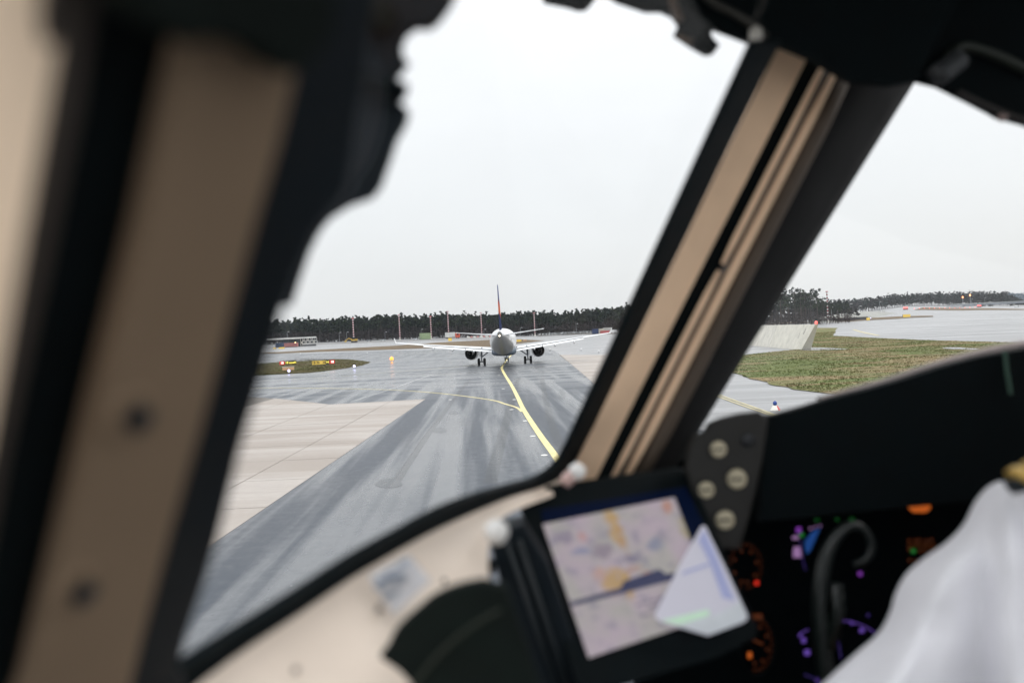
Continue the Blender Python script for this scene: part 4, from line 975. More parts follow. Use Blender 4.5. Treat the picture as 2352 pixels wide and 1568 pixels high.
# far left frame face tilted rearward to catch more open light
fl_r = [(165, -90), (140, 60), (110, 230), (75, 420), (45, 590), (15, 760), (-15, 930), (-50, 1120), (-90, 1300)]
mb = MB(); A = [P(X, Y, .205) for X, Y in fl_r]; Bq = [P(X-420, Y+20, .175) for X, Y in fl_r]; mb.loft([[p, q, q+n1*.02, p+n1*.02] for p, q in zip(A, Bq)]); own(mb.build('side_frame', M_fl, smoothf='auto'))
# screws in the post cover
for X, Y in ((318, 962), (192, 1362)):
    c = W(X-26, Y-14, .031); b_ = MB(); b_.lathe(c, -n1, [(0, .0105), (.0012, .0095), (.002, .0075), (.0012, .006), (.0004, .0055)], 24); own(b_.build('screw_boss', M_tanb, smoothf=True))
    c = W(X, Y, .0315); b_ = MB(); b_.lathe(c, -n1, [(0, .0058), (.002, .0052), (.003, .003), (.002, .001)], 20, True); own(b_.build('screw', M_screwd, smoothf=True))
# sill ledge under the window
mb = MB(); so_pts = curve_pts([Vector((X, Y, 0)) for X, Y in [(395, 1625)]+seal_outer[1:12]+[(1345, 1080)]], 6); rows = []
inw = (CR*.42 - CF*.42 - CU*.52).normalized()
for i, q in enumerate(so_pts):
    T = W(q.x, q.y, .004); r_ = []
    for j in range(15):
        t = j/14
        p = T + inw*lerp(.22, .012, smooth((q.x-850)/290))*t + n1*(-.012*math.sin(t*3.1)) + CU*(.010*math.exp(-((t-.32)/.10)**2)*(1 if q.x < 900 else .3)) 
        k = math.exp(-((i/len(so_pts)-.10)/.10)**2 - ((t-.55)/.16)**2); p = p - n1*(-.035*k)
        r_.append(p)
    rows.append(r_)
mb.loft(rows, cap=False, closed=False); own(mb.build('sill', M_cream2, smoothf=True))
def onsill(X, Y, lift=.004):              # point of the ledge seen at a pixel
    best = None
    for r_ in rows:
        for p in r_:
            v = p-C; d = v.dot(CF); x = CX+FPX*v.dot(CR)/d; y = CY-FPX*v.dot(CU)/d; e_ = (x-X)**2+(y-Y)**2
            if best is None or e_ < best[0]: best = (e_, d)
    return P(X, Y, best[1]-lift)
M_plac = mat('printed grey placard', (.46, .45, .46), .4, vary=.05, scale=30)
pl = [onsill(X, Y) for X, Y in ((847, 1322), (938, 1274), (989, 1333), (906, 1411))]
dm = min((p-C).dot(CF) for p in pl)-.004
pl = [P(X, Y, dm-.02*(k in (2, 3))) for k, (X, Y) in enumerate(((847, 1322), (938, 1274), (989, 1333), (906, 1411)))]
own(prism('placard', pl, CF*.002, M_plac))
M_prt = mat('blue grey print', (.14, .17, .22), .5)
for X, Y, w_, h_ in ((928, 1292, 12, 7), (884, 1330, 16, 8), (915, 1325, 14, 9), (868, 1345, 9, 8), (915, 1388, 16, 7), (950, 1335, 10, 12), (900, 1310, 18, 4), (897, 1365, 22, 4)):
    ex, ey = (pl[1]-pl[0]).normalized(), (pl[3]-pl[0]).normalized(); c = P(X, Y, dm-.014); s = dm/FPX
    own(prism('print_mark', [c-ex*w_*s-ey*h_*s, c+ex*w_*s-ey*h_*s, c+ex*w_*s+ey*h_*s, c-ex*w_*s+ey*h_*s], CF*.0004, M_prt))
for X, Y, r_ in ((871, 1397, 9), (1021, 1333, 6), (680, 1537, 8)):
    c = onsill(X, Y, .005); s = (c-C).dot(CF)/FPX; b_ = MB(); b_.lathe(c, -CF, [(0, r_*s), (.002, r_*s*.8), (.003, .0005)], 16, True); own(b_.build('screw', mat('brown screw head', (.12, .09, .075), .5), smoothf=True))
for X, Y, r_, d in ((1140, 1218, 29, .72), (1326, 1080, 20, 1.0)):
    c = P(X, Y, d); s = d/FPX; b_ = MB(); b_.lathe(c-CU*r_*s, CU, [(0, r_*s*.5), (r_*s*.5, r_*s*.9), (r_*s, r_*s), (r_*s*1.5, r_*s*.86), (r_*s*2, .0005)], 20, True); own(b_.build('knob', M_knob, smoothf=True))
b_ = MB(); b_.tube([P(1296, 1112, 1.0), P(1304, 1100, 1.0), P(1316, 1088, 1.0)], [.007, .009, .008], 12); own(b_.build('knob_stem', mat('pinkish knob stem', (.62, .42, .38), .4), smoothf=True))
# window post between the side window and the windscreen
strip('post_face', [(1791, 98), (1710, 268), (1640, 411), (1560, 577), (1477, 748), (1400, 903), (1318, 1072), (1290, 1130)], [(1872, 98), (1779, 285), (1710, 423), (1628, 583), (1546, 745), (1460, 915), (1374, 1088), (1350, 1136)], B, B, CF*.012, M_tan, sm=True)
strip('post_groove', [(1866, 98), (1540, 750), (1345, 1140)], [(1920, 98), (1582, 750), (1376, 1140)], lambda X, Y: P(X, Y, 1.16), lambda X, Y: P(X, Y, 1.155), CF*.05, M_bk)
def rail(nm, a, b, r_, m_=M_tan, d=1.14, n_=12):
    pts = [P(lerp(a[0], b[0], t/8), lerp(a[1], b[1], t/8), d) for t in range(9)]; rr = [r_]*9; rr[0] = rr[-1] = r_*.7
    mb = MB(); mb.tube(pts, rr, n_); return own(mb.build(nm, m_, smoothf=True))
rail('post_rail', (1897, 140), (1660, 606), .0048); rail('post_rail', (1652, 622), (1404, 1105), .0048)
mg = mat('grey rail joint', (.13, .115, .105), .6); rail('rail_joint', (1905, 150), (1418, 1100), .004, mg, 1.146)
rail('post_rail', (1921, 160), (1434, 1105), .0068)
rail('post_bead', (1950, 160), (1462, 1108), .013, mat('brown post bead', (.085, .062, .044), .7), 1.15, 20)
# rounded dark side of the post
mb = MB(); Lt, Rt = [(1945, 95), (1592, 750), (1410, 1150)], [(2160, 95), (1752, 750), (1528, 1120)]
A = curve_pts([Vector((X, Y, 0)) for X, Y in Lt], 8); Bq = curve_pts([Vector((X, Y, 0)) for X, Y in Rt], 8); rg = []
for p, q in zip(A, Bq):
    r_ = []
    for k in range(9):
        t = k/8; X = lerp(p.x, q.x, t); Y = lerp(p.y, q.y, t); r_.append(P(X, Y, 1.15+.16*t*t-.02*math.sin(t*3.14)))
    rg.append(r_ + [r_[-1]+CF*.03, r_[0]+CF*.2])
mb.loft(rg); own(mb.build('post_side', mat('brown grey post trim', (.0075, .0078, .0085), .75, vary=.1, scale=12, spec=.12), smoothf='auto'))
# overhead frame
over_l = [(1235, -120), (1249, 0), (1300, 10), (1330, 19), (1347, 17), (1358, 6), (1372, -14), (1398, -14), (1418, 0), (1484, 22), (1520, 22), (1546, 34), (1560, 54), (1550, 77), (1590, 104), (1622, 122), (1640, 120), (1654, 103), (1640, 88), (1634, 77), (1641, 64), (1680, 78), (1718, 93), (1750, 98), (1800, 106), (1860, 132), (1910, 160), (1955, 186), (2050, 196), (2108, 184), (2260, -120)]
piece('overhead_frame', over_l, CF*.012, M_bk, fn=lambda X, Y: P(X, Y, 1.02), bevel=.003)
over_r = [(2040, -120), (2060, 190), (2108, 184), (2157, 196), (2230, 232), (2280, 258), (2296, 268), (2312, 272), (2352, 282), (2700, 420), (4700, 900), (5200, -300)]
piece('overhead_frame', over_r, CF*.012, M_bk, fn=lambda X, Y: P(X, Y, 1.10), bevel=.003)
def orail(nm, px, r_, d, m_):
    mb = MB(); mb.tube(curve_pts([P(X, Y, d) for X, Y in px], 6), r_, 10, squash=.7); return own(mb.build(nm, m_, smoothf=True))
orail('trim_strip', [(1600, -30), (1640, 8), (1690, 34), (1735, 62), (1760, 88)], .007, 1.012, M_gm)  # grey tone paints in a highlight along this overhead bar
orail('hinge_clip', [(1536, -30), (1548, 12), (1562, 50)], .008, 1.012, M_brz); orail('hinge_clip', [(1560, 82), (1572, 92), (1590, 96)], .006, 1.012, M_brz)
orail('trim_strip', [(2170, 150), (2190, 118), (2215, 108), (2260, 118), (2310, 138), (2370, 168)], .009, 1.085, mat('grey green trim highlight', (.02, .026, .02), .5)); orail('trim_strip', [(2150, 178), (2185, 150), (2200, 138)], .022, 1.085, mat('grey pad', (.05, .055, .06), .6))  # grey green strip paints in a curved highlight on the overhead frame
orail('trim_strip', [(2200, 212), (2250, 236), (2310, 262), (2360, 280)], .006, 1.09, mat('dark bronze trim', (.02, .017, .015), .5))
c = P(1736, 84, 1.0); b_ = MB(); b_.lathe(c-CU*.01, CU, [(0, .005), (.008, .0085), (.018, .008), (.024, .0005)], 14, True); own(b_.build('knob', mat('pale highlight pin', (.55, .53, .48), .3), smoothf=True))  # pale added pin stands in for a highlight on the overhead frame
c = P(2302, 268, 1.08); b_ = MB(); b_.lathe(c-CU*.006, CU, [(0, .004), (.006, .008), (.012, .0005)], 12, True); own(b_.build('knob', mat('pink grey pin', (.30, .22, .2), .4), smoothf=True))
# panes
M_gl = bpy.data.materials.new('window glass'); M_gl.use_nodes = True; n = M_gl.node_tree; n.nodes.clear(); o_ = n.nodes.new('ShaderNodeOutputMaterial')
tr = n.nodes.new('ShaderNodeBsdfTransparent'); tr.inputs[0].default_value = (.985, .99, .99, 1); gl = n.nodes.new('ShaderNodeBsdfGlossy'); gl.inputs['Roughness'].default_value = .02; mx = n.nodes.new('ShaderNodeMixShader'); mx.inputs[0].default_value = .02
n.links.new(tr.outputs[0], mx.inputs[1]); n.links.new(gl.outputs[0], mx.inputs[2]); n.links.new(mx.outputs[0], o_.inputs[0])
piece('side_window_pane', [(380, 1600), (500, 1100), (640, 640), (860, -100), (1800, -100), (1330, 1120)], n1*.008, M_gl, off=-.02, bevel=0)
piece('windscreen_pane', [(1500, 1150), (2150, 90), (2700, 380), (4700, 850), (4700, 1200)], CF*.008, M_gl, fn=lambda X, Y: P(X, Y, 1.45), bevel=0)

# sun visor hanging in the upper left of the window
vis = [(690, -120), (1090, -120), (1058, -40), (1032, 12), (1005, 48), (985, 62), (955, 60), (932, 76), (921, 102), (925, 128), (938, 142), (922, 160), (905, 180), (902, 206), (914, 230), (938, 252), (932, 280), (910, 318), (893, 370), (872, 428), (852, 452), (800, 470), (755, 498), (730, 528), (706, 575), (686, 632), (664, 700), (600, 700)]
VI = empty('sun_visor', P(850, 60, .5), label='black stowed sun visor with a notched edge at the upper left of the side window', cat='sun visor')
own(prism('visor_plate', [P(X, Y, .5) for X, Y in vis], CF*.007, M_lin, None, .003), VI)
mb = MB(); mb.tube([P(640, 120, .49), P(760, 150, .49), P(880, 195, .49), P(930, 215, .49)], .006, 10); own(mb.build('visor_arm', M_bk, smoothf=True), VI)
mb = MB(); c = P(870, 40, .492); mb.lathe(c, -CF, [(0, .012), (.006, .010), (.008, .001)], 16, True); own(mb.build('visor_knob', M_olive, smoothf=True), VI)

# glareshield and instrument panel
GS = empty('glareshield', P(2200, 1000, 1.2), label='black glareshield with a pale lit edge under the windscreen', cat='glareshield')
piece('cover', [(1757, 953), (1782, 953), (1850, 934), (1916, 913), (2000, 892), (2074, 871), (2160, 843), (2249, 819), (2352, 801), (3400, 590), (4700, 500), (4700, 900), (1745, 1200)], CF*.02, M_bk, fn=lambda X, Y: P(X, Y, 1.13), parent=GS, bevel=.003)
edge = [(1880, 921), (1960, 898), (2040, 875), (2120, 848), (2200, 824), (2280, 804), (2352, 790), (2600, 745)]
mb = MB(); mb.tube(curve_pts([P(X, Y, 1.165) for X, Y in edge], 6), .006, 12); own(mb.build('pale_lip', mat('pinkish grey edge trim', (.60, .52, .50), .7, spec=.2), smoothf=True), GS)
mb = MB(); mb.tube([P(2307, 805, 1.124), P(2312, 850, 1.124), P(2321, 905, 1.124)], .0028, 8); own(mb.build('cord', mat('dark green cord', (.05, .11, .08), .7)), GS)
SP = empty('fastener_bracket', P(1660, 1100, 1.1), label='brown black bracket panel with round tan fasteners beside the tablet', cat='bracket')
own(prism('plate', [P(X, Y, 1.10) for X, Y in [(1575, 1075), (1586, 1022), (1596, 1004), (1620, 992), (1632, 972), (1660, 961), (1700, 951), (1748, 945), (1766, 962), (1752, 1060), (1722, 1190), (1700, 1262), (1650, 1262), (1600, 1160)]], CF*.015, mat('brown black bracket', (.010, .0095, .0075), .65, vary=.3, scale=20), None, .005), SP)
for X, Y, rx_ in ((1650, 1031, 19), (1692, 1099, 23), (1622, 1124, 19), (1665, 1193, 22)):
    s = 1.1/FPX; c = P(X, Y, 1.097); b_ = MB(); b_.lathe(c, -CF, [(0, rx_*s), (.003, rx_*s*.95), (.005, rx_*s*.6), (.004, rx_*s*.25), (.0035, .0005)], 22, True); own(b_.build('fastener', mat('tan nylon fastener', (.52, .46, .32), .35), smoothf=True), SP)
    b_ = MB(); b_.box(P(X-1, Y+1, 1.090), (.009, .001, .0012), rz=0); own(b_.build('slot', M_screwd), SP)
b_ = MB(); c = P(1718, 1010, 1.097); b_.lathe(c, -CF, [(0, .010), (.002, .009), (.001, .0005)], 18, True); own(b_.build('hole_plug', M_screwd, smoothf=True), SP)

IP = empty('instrument_panel', P(2000, 1400, 1.3), label='dark instrument panel with glowing amber gauges and violet display symbols', cat='instrument panel')
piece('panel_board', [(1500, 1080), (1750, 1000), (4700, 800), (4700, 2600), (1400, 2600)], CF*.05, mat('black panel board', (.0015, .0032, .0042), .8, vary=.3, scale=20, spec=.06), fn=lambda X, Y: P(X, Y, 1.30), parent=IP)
def em(nm, c, es): return mat(nm, (.01, .01, .01), .5, emit=c, es=es, vary=.05)
E_am = em('amber glow', (1, .20, .02), .04); E_amb = em('bright amber glow', (1, .20, .02), .28); E_red = em('red glow', (1, .03, .01), .45); E_vi = em('violet glow', (.34, .16, 1), .22); E_vil = em('dim violet line', (.20, .11, .75), .13)
E_li = em('lilac glow', (.78, .42, .9), .22); E_pu = em('purple glow', (.45, .08, .8), .25); E_gr = em('green glow', (.03, .6, .08), .15); E_grd = em('dim green glow', (.01, .4, .05), .07); E_bl = em('blue horizon glow', (.015, .10, .42), .28)
DP = 1.285
def quadp(nm, X, Y, w_, h_, m_, a=0.0, d=DP):
    s = d/FPX; c = P(X, Y, d); ca, sa = math.cos(a), math.sin(a); ex = (CR*ca+CU*sa)*w_/2*s; ey = (CU*ca-CR*sa)*h_/2*s
    return own(prism(nm, [c-ex-ey, c+ex-ey, c+ex+ey, c-ex+ey], CF*.001, m_), IP)
def tubep(nm, px, r_, m_, d=DP):
    mb = MB(); mb.tube(curve_pts([P(X, Y, d) for X, Y in px], 6), r_*d/FPX, 6); return own(mb.build(nm, m_), IP)
def gauge(cx, cy, rx_, ry_, a0, a1, n_, seed):
    rr = random.Random(seed)
    c = P(cx, cy, 1.294); b_ = MB(); s = 1.294/FPX
    b_.loft([[c+CR*math.cos(q)*rx_*1.25*s*k_+CU*math.sin(q)*ry_*1.2*s*k_-CF*z_ for q in [2*math.pi*j/28 for j in range(28)]] for k_, z_ in ((1.0, -.003), (1.0, .004), (.92, .005), (.9, .001))], cap=False); own(b_.build('gauge_bezel', M_bk, smoothf='auto'), IP)
    for i in range(n_):
        q = R(a0+(a1-a0)*i/(n_-1)); X, Y = cx+math.cos(q)*rx_, cy-math.sin(q)*ry_
        if i % 3 == 0: quadp('gauge_digit', cx+math.cos(q)*rx_*.74, cy-math.sin(q)*ry_*.74, 5, 6, E_am, rr.uniform(-.3, .3))
        quadp('gauge_tick', X, Y, 6, 2.2, E_am, q)
gauge(1712, 1300, 36, 50, -80, 250, 22, 1); gauge(1738, 1480, 34, 58, -100, 100, 15, 2)
quadp('warning_dot', 1738, 1338, 9, 9, E_red); quadp('gauge_needle', 1742, 1474, 24, 5, E_am, -.4); quadp('gauge_needle', 1722, 1504, 9, 14, E_amb); quadp('gauge_flag', 1738, 1415, 26, 12, E_am)
for X, Y, w_, h_, m_ in ((1834.6, 1216.6, 11, 12, E_pu), (1841, 1228, 10, 9, E_gr), (1827, 1234, 14, 7, E_li), (1830.5, 1260, 15, 10, E_li), (1831, 1272, 18, 15, E_li), (1877, 1194, 10, 6, E_grd), (1923, 1192.5, 8, 6, E_grd), (1957, 1192, 11, 7, E_grd),
    (1862, 1213, 6, 4, E_li), (1873, 1210, 4, 4, E_li), (1884, 1207, 4, 4, E_li), (1846, 1469.5, 9, 11, E_vi), (1854, 1497.6, 12, 12, E_vi), (1920.7, 1412, 10, 9, E_vi), (1920, 1425, 9, 9, E_li), (1931, 1427, 8, 11, em('pale green glow', (.3, .8, .6), .18)),
    (1979.6, 1447, 10, 9, E_vi), (1957, 1431, 5, 5, E_vi), (1880.6, 1562, 11, 9, E_vi), (1975.6, 1317, 9, 9, E_pu), (1994, 1412, 5, 5, E_vil), (1838, 1458, 6, 6, E_vi), (2098, 1264.6, 9, 9, E_gr)):
    quadp('display_symbol', X, Y, w_, h_, m_)
own(prism('horizon_patch', [P(X, Y, DP) for X, Y in ((1884, 1211), (1865, 1222), (1849, 1242), (1849, 1258), (1854, 1272), (1862, 1262), (1873, 1237))], CF*.001, E_bl), IP)
tubep('scale_line', [(1838, 1238), (1842, 1275), (1850, 1309)], .8, E_vil); tubep('heading_arc', [(1835, 1462), (1842, 1452), (1856, 1445)], 1.1, E_vi); tubep('heading_arc', [(1930, 1425), (1950, 1426), (1969, 1430.7), (1990, 1440), (2010, 1452)], 1.1, E_vi)
tubep('track_line', [(1920.7, 1432), (1926, 1470), (1931.4, 1512)], 1.0, E_vil); tubep('heading_arc', [(1848, 1548), (1864, 1554), (1878, 1561)], 1.0, E_vil)
own(prism('warning_light', [P(X, Y, DP) for X, Y in ((2085, 1161), (2137, 1160), (2137, 1168), (2126, 1176), (2098, 1176), (2088, 1168))], CF*.001, E_amb), IP)
rr = random.Random(5)
for j, Y in enumerate((1240, 1263, 1287)):
    for i in range(5 if j < 2 else 2):
        if (j, i) == (1, 1): continue
        quadp('counter_digit', 2088+i*13+rr.uniform(-2, 2), Y+rr.uniform(-2, 2), 5, 7, E_am, rr.uniform(-.3, .3))
for i in range(2): tubep('counter_rule', [(2084, 1250+i*3), (2120, 1250+i*3), (2150, 1250+i*3)], .5, em('faint amber', (1, .25, .03), .07))

# control yoke
YK = empty('control_yoke', P(1905, 1600, 1.05), label='dark control yoke horn with a curled top before the displays', cat='control yoke')
M_yk = mat('glossy dark green grey plastic', (.006, .010, .009), .3, vary=.1, scale=20, spec=.55)
mb = MB(); px = [(1925, 1760), (1905, 1620), (1892, 1500), (1884, 1400), (1888, 1325), (1901, 1266), (1924, 1228), (1952, 1207), (1980, 1212), (1999, 1238), (2000, 1266), (1984, 1286), (1962, 1294)]
mb.tube(curve_pts([P(X, Y, 1.06) for X, Y in px], 6), [.020]*25+[.013+.007*max(0, 1-i/16) for i in range(100)], 14) if False else None
cp = curve_pts([P(X, Y, 1.06) for X, Y in px], 6); rad = [lerp(.0105, .0048, smooth((i/len(cp)-.25)/.5)) for i in range(len(cp))]
mb.tube(cp, rad, 14); own(mb.build('horn', M_yk, smoothf=True), YK)
mb = MB(); mb.tube([P(1902, 1480, 1.06), P(1925, 1400, 1.055), P(1922, 1341, 1.05), P(1935, 1345, 1.05)], [.012, .009, .007, .003], 12); own(mb.build('switch_grip', M_yk, smoothf=True), YK)
mb = MB(); mb.tube([P(1920, 1720, 1.07), P(2100, 1760, 1.08), P(2300, 1730, 1.1)], .018, 12); own(mb.build('hub_bar', M_yk, smoothf=True), YK)

# side console hump in the foreground
ol = curve_pts([Vector((X, Y, 0)) for X, Y in [(700, 1740), (790, 1580), (850, 1525), (885, 1492), (902, 1458), (926, 1430), (965, 1395), (1000, 1368), (1053, 1346), (1110, 1334)]], 5)+[Vector((1165, 1350, 0)), Vector((1240, 1570, 0)), Vector((1290, 1800, 0)), Vector((700, 1800, 0))]
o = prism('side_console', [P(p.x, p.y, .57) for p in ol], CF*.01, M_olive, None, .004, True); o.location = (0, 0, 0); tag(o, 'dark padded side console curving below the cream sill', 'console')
mb = MB(); mb.tube(curve_pts([P(X, Y, .568) for X, Y in [(915, 1620), (960, 1560), (1010, 1500), (1065, 1452), (1120, 1415), (1150, 1400)]]  , 5), .0016, 8); cb = mb.build('highlight_line', mat('olive piping', (.012, .018, .010), .7), o, smoothf=True)  # added strip that paints in a faint highlight across the console

# tablet in its mount
def invT(X, Y):   # plane of the tablet
    return 1/1.02 + (X-1188)*(1/1.10-1/1.02)/392*1.0 + (Y-1130)*.00034
def T_(X, Y, off=0.0): return P(X, Y, 1/invT(X, Y)-off)
TB = empty('flight_tablet', T_(1450, 1600), label='black framed flight tablet showing a chart, mounted below the window post', cat='tablet')
body = [(1196, 1128), (1560, 1075), (1582, 1082), (1600, 1118), (1690, 1330), (1742, 1440), (1738, 1465), (1650, 1510), (1352, 1600), (1330, 1585), (1290, 1470), (1192, 1160), (1186, 1140)]
own(prism('case', [T_(X, Y) for X, Y in body], CF*.014, M_bk, None, .004), TB)
def scr(nm, px, m_, off, parent=TB): return own(prism(nm, [T_(X, Y, off) for X, Y in px], CF*.001, m_), parent)
M_navy = mat('navy screen header', (.001, .004, .018), .6, spec=.05, emit=(.0003, .003, .015), es=.3, vary=.1)
scr('screen_border', [(1243, 1172), (1574, 1118), (1618, 1208), (1640, 1262), (1600, 1300), (1530, 1160), (1250, 1206)], M_navy, .0022)
# chart: picture shown by the screen
M_ch, n, b = nodes('chart picture'); tc = n.nodes.new('ShaderNodeTexCoord'); uv = tc.outputs['UV']; su = n.nodes.new('ShaderNodeSeparateXYZ'); n.links.new(uv, su.inputs[0])
base_c = mixc(n, mrange(n, noise_node(n, uv, 3, 2), .35, .65, 0, 1, True), (.47, .39, .45), (.42, .40, .38))
sp = noise_node(n, uv, 9, 2, .5); base_c = mixc(n, mrange(n, sp, .50, .68, 0, .6, True), base_c, (.24, .22, .30))
def blob(u, v, ru, rv, col_, k_=1.0):
    global base_c
    du = math2(n, 'DIVIDE', math2(n, 'SUBTRACT', su.outputs['X'], u), ru); dv = math2(n, 'DIVIDE', math2(n, 'SUBTRACT', su.outputs['Y'], v), rv)
    dd = math2(n, 'ADD', math2(n, 'MULTIPLY', du, du), math2(n, 'MULTIPLY', dv, dv)); dd = math2(n, 'ADD', dd, mrange(n, noise_node(n, uv, 14, 3), .3, .7, -.9, .9))
    base_c = mixc(n, mrange(n, dd, .2, 1.6, k_, 0, True), base_c, col_)
for a_ in ((.50, .90, .055, .14, (.50, .31, .10)), (.52, .75, .03, .10, (.45, .28, .15)), (.36, .48, .09, .10, (.50, .32, .12)), (.43, .43, .06, .12, (.48, .31, .11)), (.27, .55, .05, .05, (.52, .33, .28)), (.52, .53, .06, .03, (.42, .28, .25)),
           (.92, .93, .035, .05, (.48, .24, .18)), (.98, .74, .03, .08, (.35, .30, .17)), (.74, .66, .06, .05, (.22, .24, .34)), (.13, .87, .07, .05, (.26, .22, .30)), (.22, .75, .08, .03, (.24, .25, .38)), (.36, .72, .08, .06, (.26, .21, .27)), (.55, .60, .05, .03, (.2, .18, .26)),
           (.25, .86, .03, .04, (.5, .30, .30)), (.60, .44, .05, .04, (.45, .25, .2))): blob(*a_, .85)
# text rows of the lower panel
rowm = math2(n, 'GREATER_THAN', math2(n, 'FRACT', math2(n, 'MULTIPLY', su.outputs['Y'], 22), 0), .5)
msk = math2(n, 'MULTIPLY', rowm, math2(n, 'MULTIPLY', math2(n, 'LESS_THAN', su.outputs['Y'], .29), math2(n, 'MULTIPLY', math2(n, 'GREATER_THAN', su.outputs['Y'], .15), math2(n, 'GREATER_THAN', su.outputs['X'], .45))))
msk = math2(n, 'MULTIPLY', msk, mrange(n, noise_node(n, uv, 30, 2), .42, .5, 0, .7))
base_c = mixc(n, msk, base_c, (.12, .12, .17))
n.links.new(base_c, b.inputs['Emission Color']); b.inputs['Emission Strength'].default_value = .50; b.inputs['Base Color'].default_value = (.02, .02, .02, 1); b.inputs['Roughness'].default_value = .4
q4 = [(1246, 1203), (1549, 1141), (1652, 1409), (1352, 1510)]
bm = bmesh.new(); N_ = 12; grid = [[None]*(N_+1) for _ in range(N_+1)]; uvl = bm.loops.layers.uv.new('UVMap')
for i in range(N_+1):
    for j in range(N_+1):
        u, v = i/N_, j/N_; X = (1-u)*(1-v)*q4[3][0]+u*(1-v)*q4[2][0]+u*v*q4[1][0]+(1-u)*v*q4[0][0]; Y = (1-u)*(1-v)*q4[3][1]+u*(1-v)*q4[2][1]+u*v*q4[1][1]+(1-u)*v*q4[0][1]
        grid[i][j] = bm.verts.new(T_(X, Y, .0028))
for i in range(N_):
    for j in range(N_):
        f = bm.faces.new((grid[i][j], grid[i+1][j], grid[i+1][j+1], grid[i][j+1]))
        for l, (a, b2) in zip(f.loops, ((i, j), (i+1, j), (i+1, j+1), (i, j+1))): l[uvl].uv = (a/N_, b2/N_)
me = bpy.data.meshes.new('screen'); bm.to_mesh(me); bm.free(); me.materials.append(M_ch); so_ = bpy.data.objects.new('screen', me); col.objects.link(so_); own(so_, TB)
M_div = mat('dark blue divider', (.01, .012, .03), .4, emit=(.035, .04, .10), es=.4)
scr('divider_bar', [(1311, 1382), (1312, 1391), (1420, 1364), (1520, 1338), (1592, 1318), (1588, 1308), (1530, 1318), (1515, 1306), (1433, 1334), (1425, 1350)], M_div, .0042)
# bright lower right corner: an added glowing card that paints in the brighter screen area
overlaypx = [(1612, 1208), (1620, 1207), (1665, 1300), (1717, 1412), (1716, 1423), (1704, 1430), (1640, 1454), (1626, 1459), (1520, 1428), (1507, 1419), (1506, 1408), (1512, 1396), (1560, 1300)]
CDp = empty('glow_overlay', T_(1610, 1440, .02), label='pale triangular glowing card over the lower right corner of the tablet', cat='overlay')
M_overlay = mat('pale lit card', (.38, .38, .44), .45, emit=(.62, .60, .68), es=.22, vary=.04, scale=8)
own(prism('overlay', [T_(X, Y, .020) for X, Y in overlaypx], CF*.002, M_overlay, None, .0008), CDp)
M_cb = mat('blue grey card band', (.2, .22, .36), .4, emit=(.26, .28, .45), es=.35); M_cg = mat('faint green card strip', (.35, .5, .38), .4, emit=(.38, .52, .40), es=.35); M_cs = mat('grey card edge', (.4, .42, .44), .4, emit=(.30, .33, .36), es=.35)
def overlay_part(nm, px_, m_): own(prism(nm, [T_(X, Y, .0212) for X, Y in px_], CF*.0008, m_), CDp)
overlay_part('blue_band', [(1617, 1214), (1640, 1262), (1688, 1378), (1660, 1372), (1630, 1290), (1604, 1240)], M_cb); overlay_part('grey_edge', [(1716, 1416), (1704, 1428), (1630, 1456), (1560, 1437), (1640, 1412), (1690, 1388), (1698, 1376)], M_cs)
overlay_part('green_strip', [(1520, 1424), (1628, 1398), (1630, 1412), (1560, 1434)], M_cg); overlay_part('dark_line', [(1570, 1312), (1628, 1292), (1631, 1298), (1567, 1319)], M_cb)
# mount at the left of the tablet
MT = empty('tablet_mount', P(1250, 1600, .95), label='black tablet mounting bracket with a curled hook at its left', cat='bracket')
own(prism('bracket', [P(X, Y, .93) for X, Y in [(1124, 1246), (1130, 1230), (1150, 1214), (1205, 1206), (1260, 1300), (1350, 1560), (1400, 1760), (1260, 1760), (1225, 1560), (1150, 1340)]], CF*.05, M_lin, None, .006), MT)
mb = MB(); mb.tube(curve_pts([P(X, Y, .92) for X, Y in [(1140, 1300), (1108, 1298), (1086, 1296), (1072, 1284), (1058, 1288), (1052, 1300)]], 6), .0085, 12); own(mb.build('hook', M_bk, smoothf=True), MT)
mb = MB(); mb.tube([P(1110, 1345, .92), P(1098, 1322, .92), P(1086, 1302, .92)], .011, 12); own(mb.build('clamp', M_bk, smoothf=True), MT)
mb = MB(); mb.lathe(P(1088, 1326, .90), -CF, [(0, .0065), (.004, .006), (.005, .0005)], 14, True); own(mb.build('clamp_screw', mat('pale steel screw', (.6, .55, .48), .35), smoothf=True), MT)
for X0 in (1165, 1192):
    mb = MB(); mb.tube([P(X0, 1240, .925), P(X0+60, 1420, .925), P(X0+130, 1640, .925)], .0035, 8); own(mb.build('rib', mat('dark teal rib', (.005, .010, .013), .6), smoothf=True), MT)

# unseen partial cockpit shell, ceiling cut short and rear left open for light
def sh(nm, c, h): 
    b_ = MB(); b_.box(C+Vector(c), h); return own(b_.build(nm, M_olive))
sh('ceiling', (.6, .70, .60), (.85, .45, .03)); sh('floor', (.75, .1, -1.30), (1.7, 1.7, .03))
sh('nose_bulkhead', (1.4, 1.72, -.95), (1.0, .03, .42))
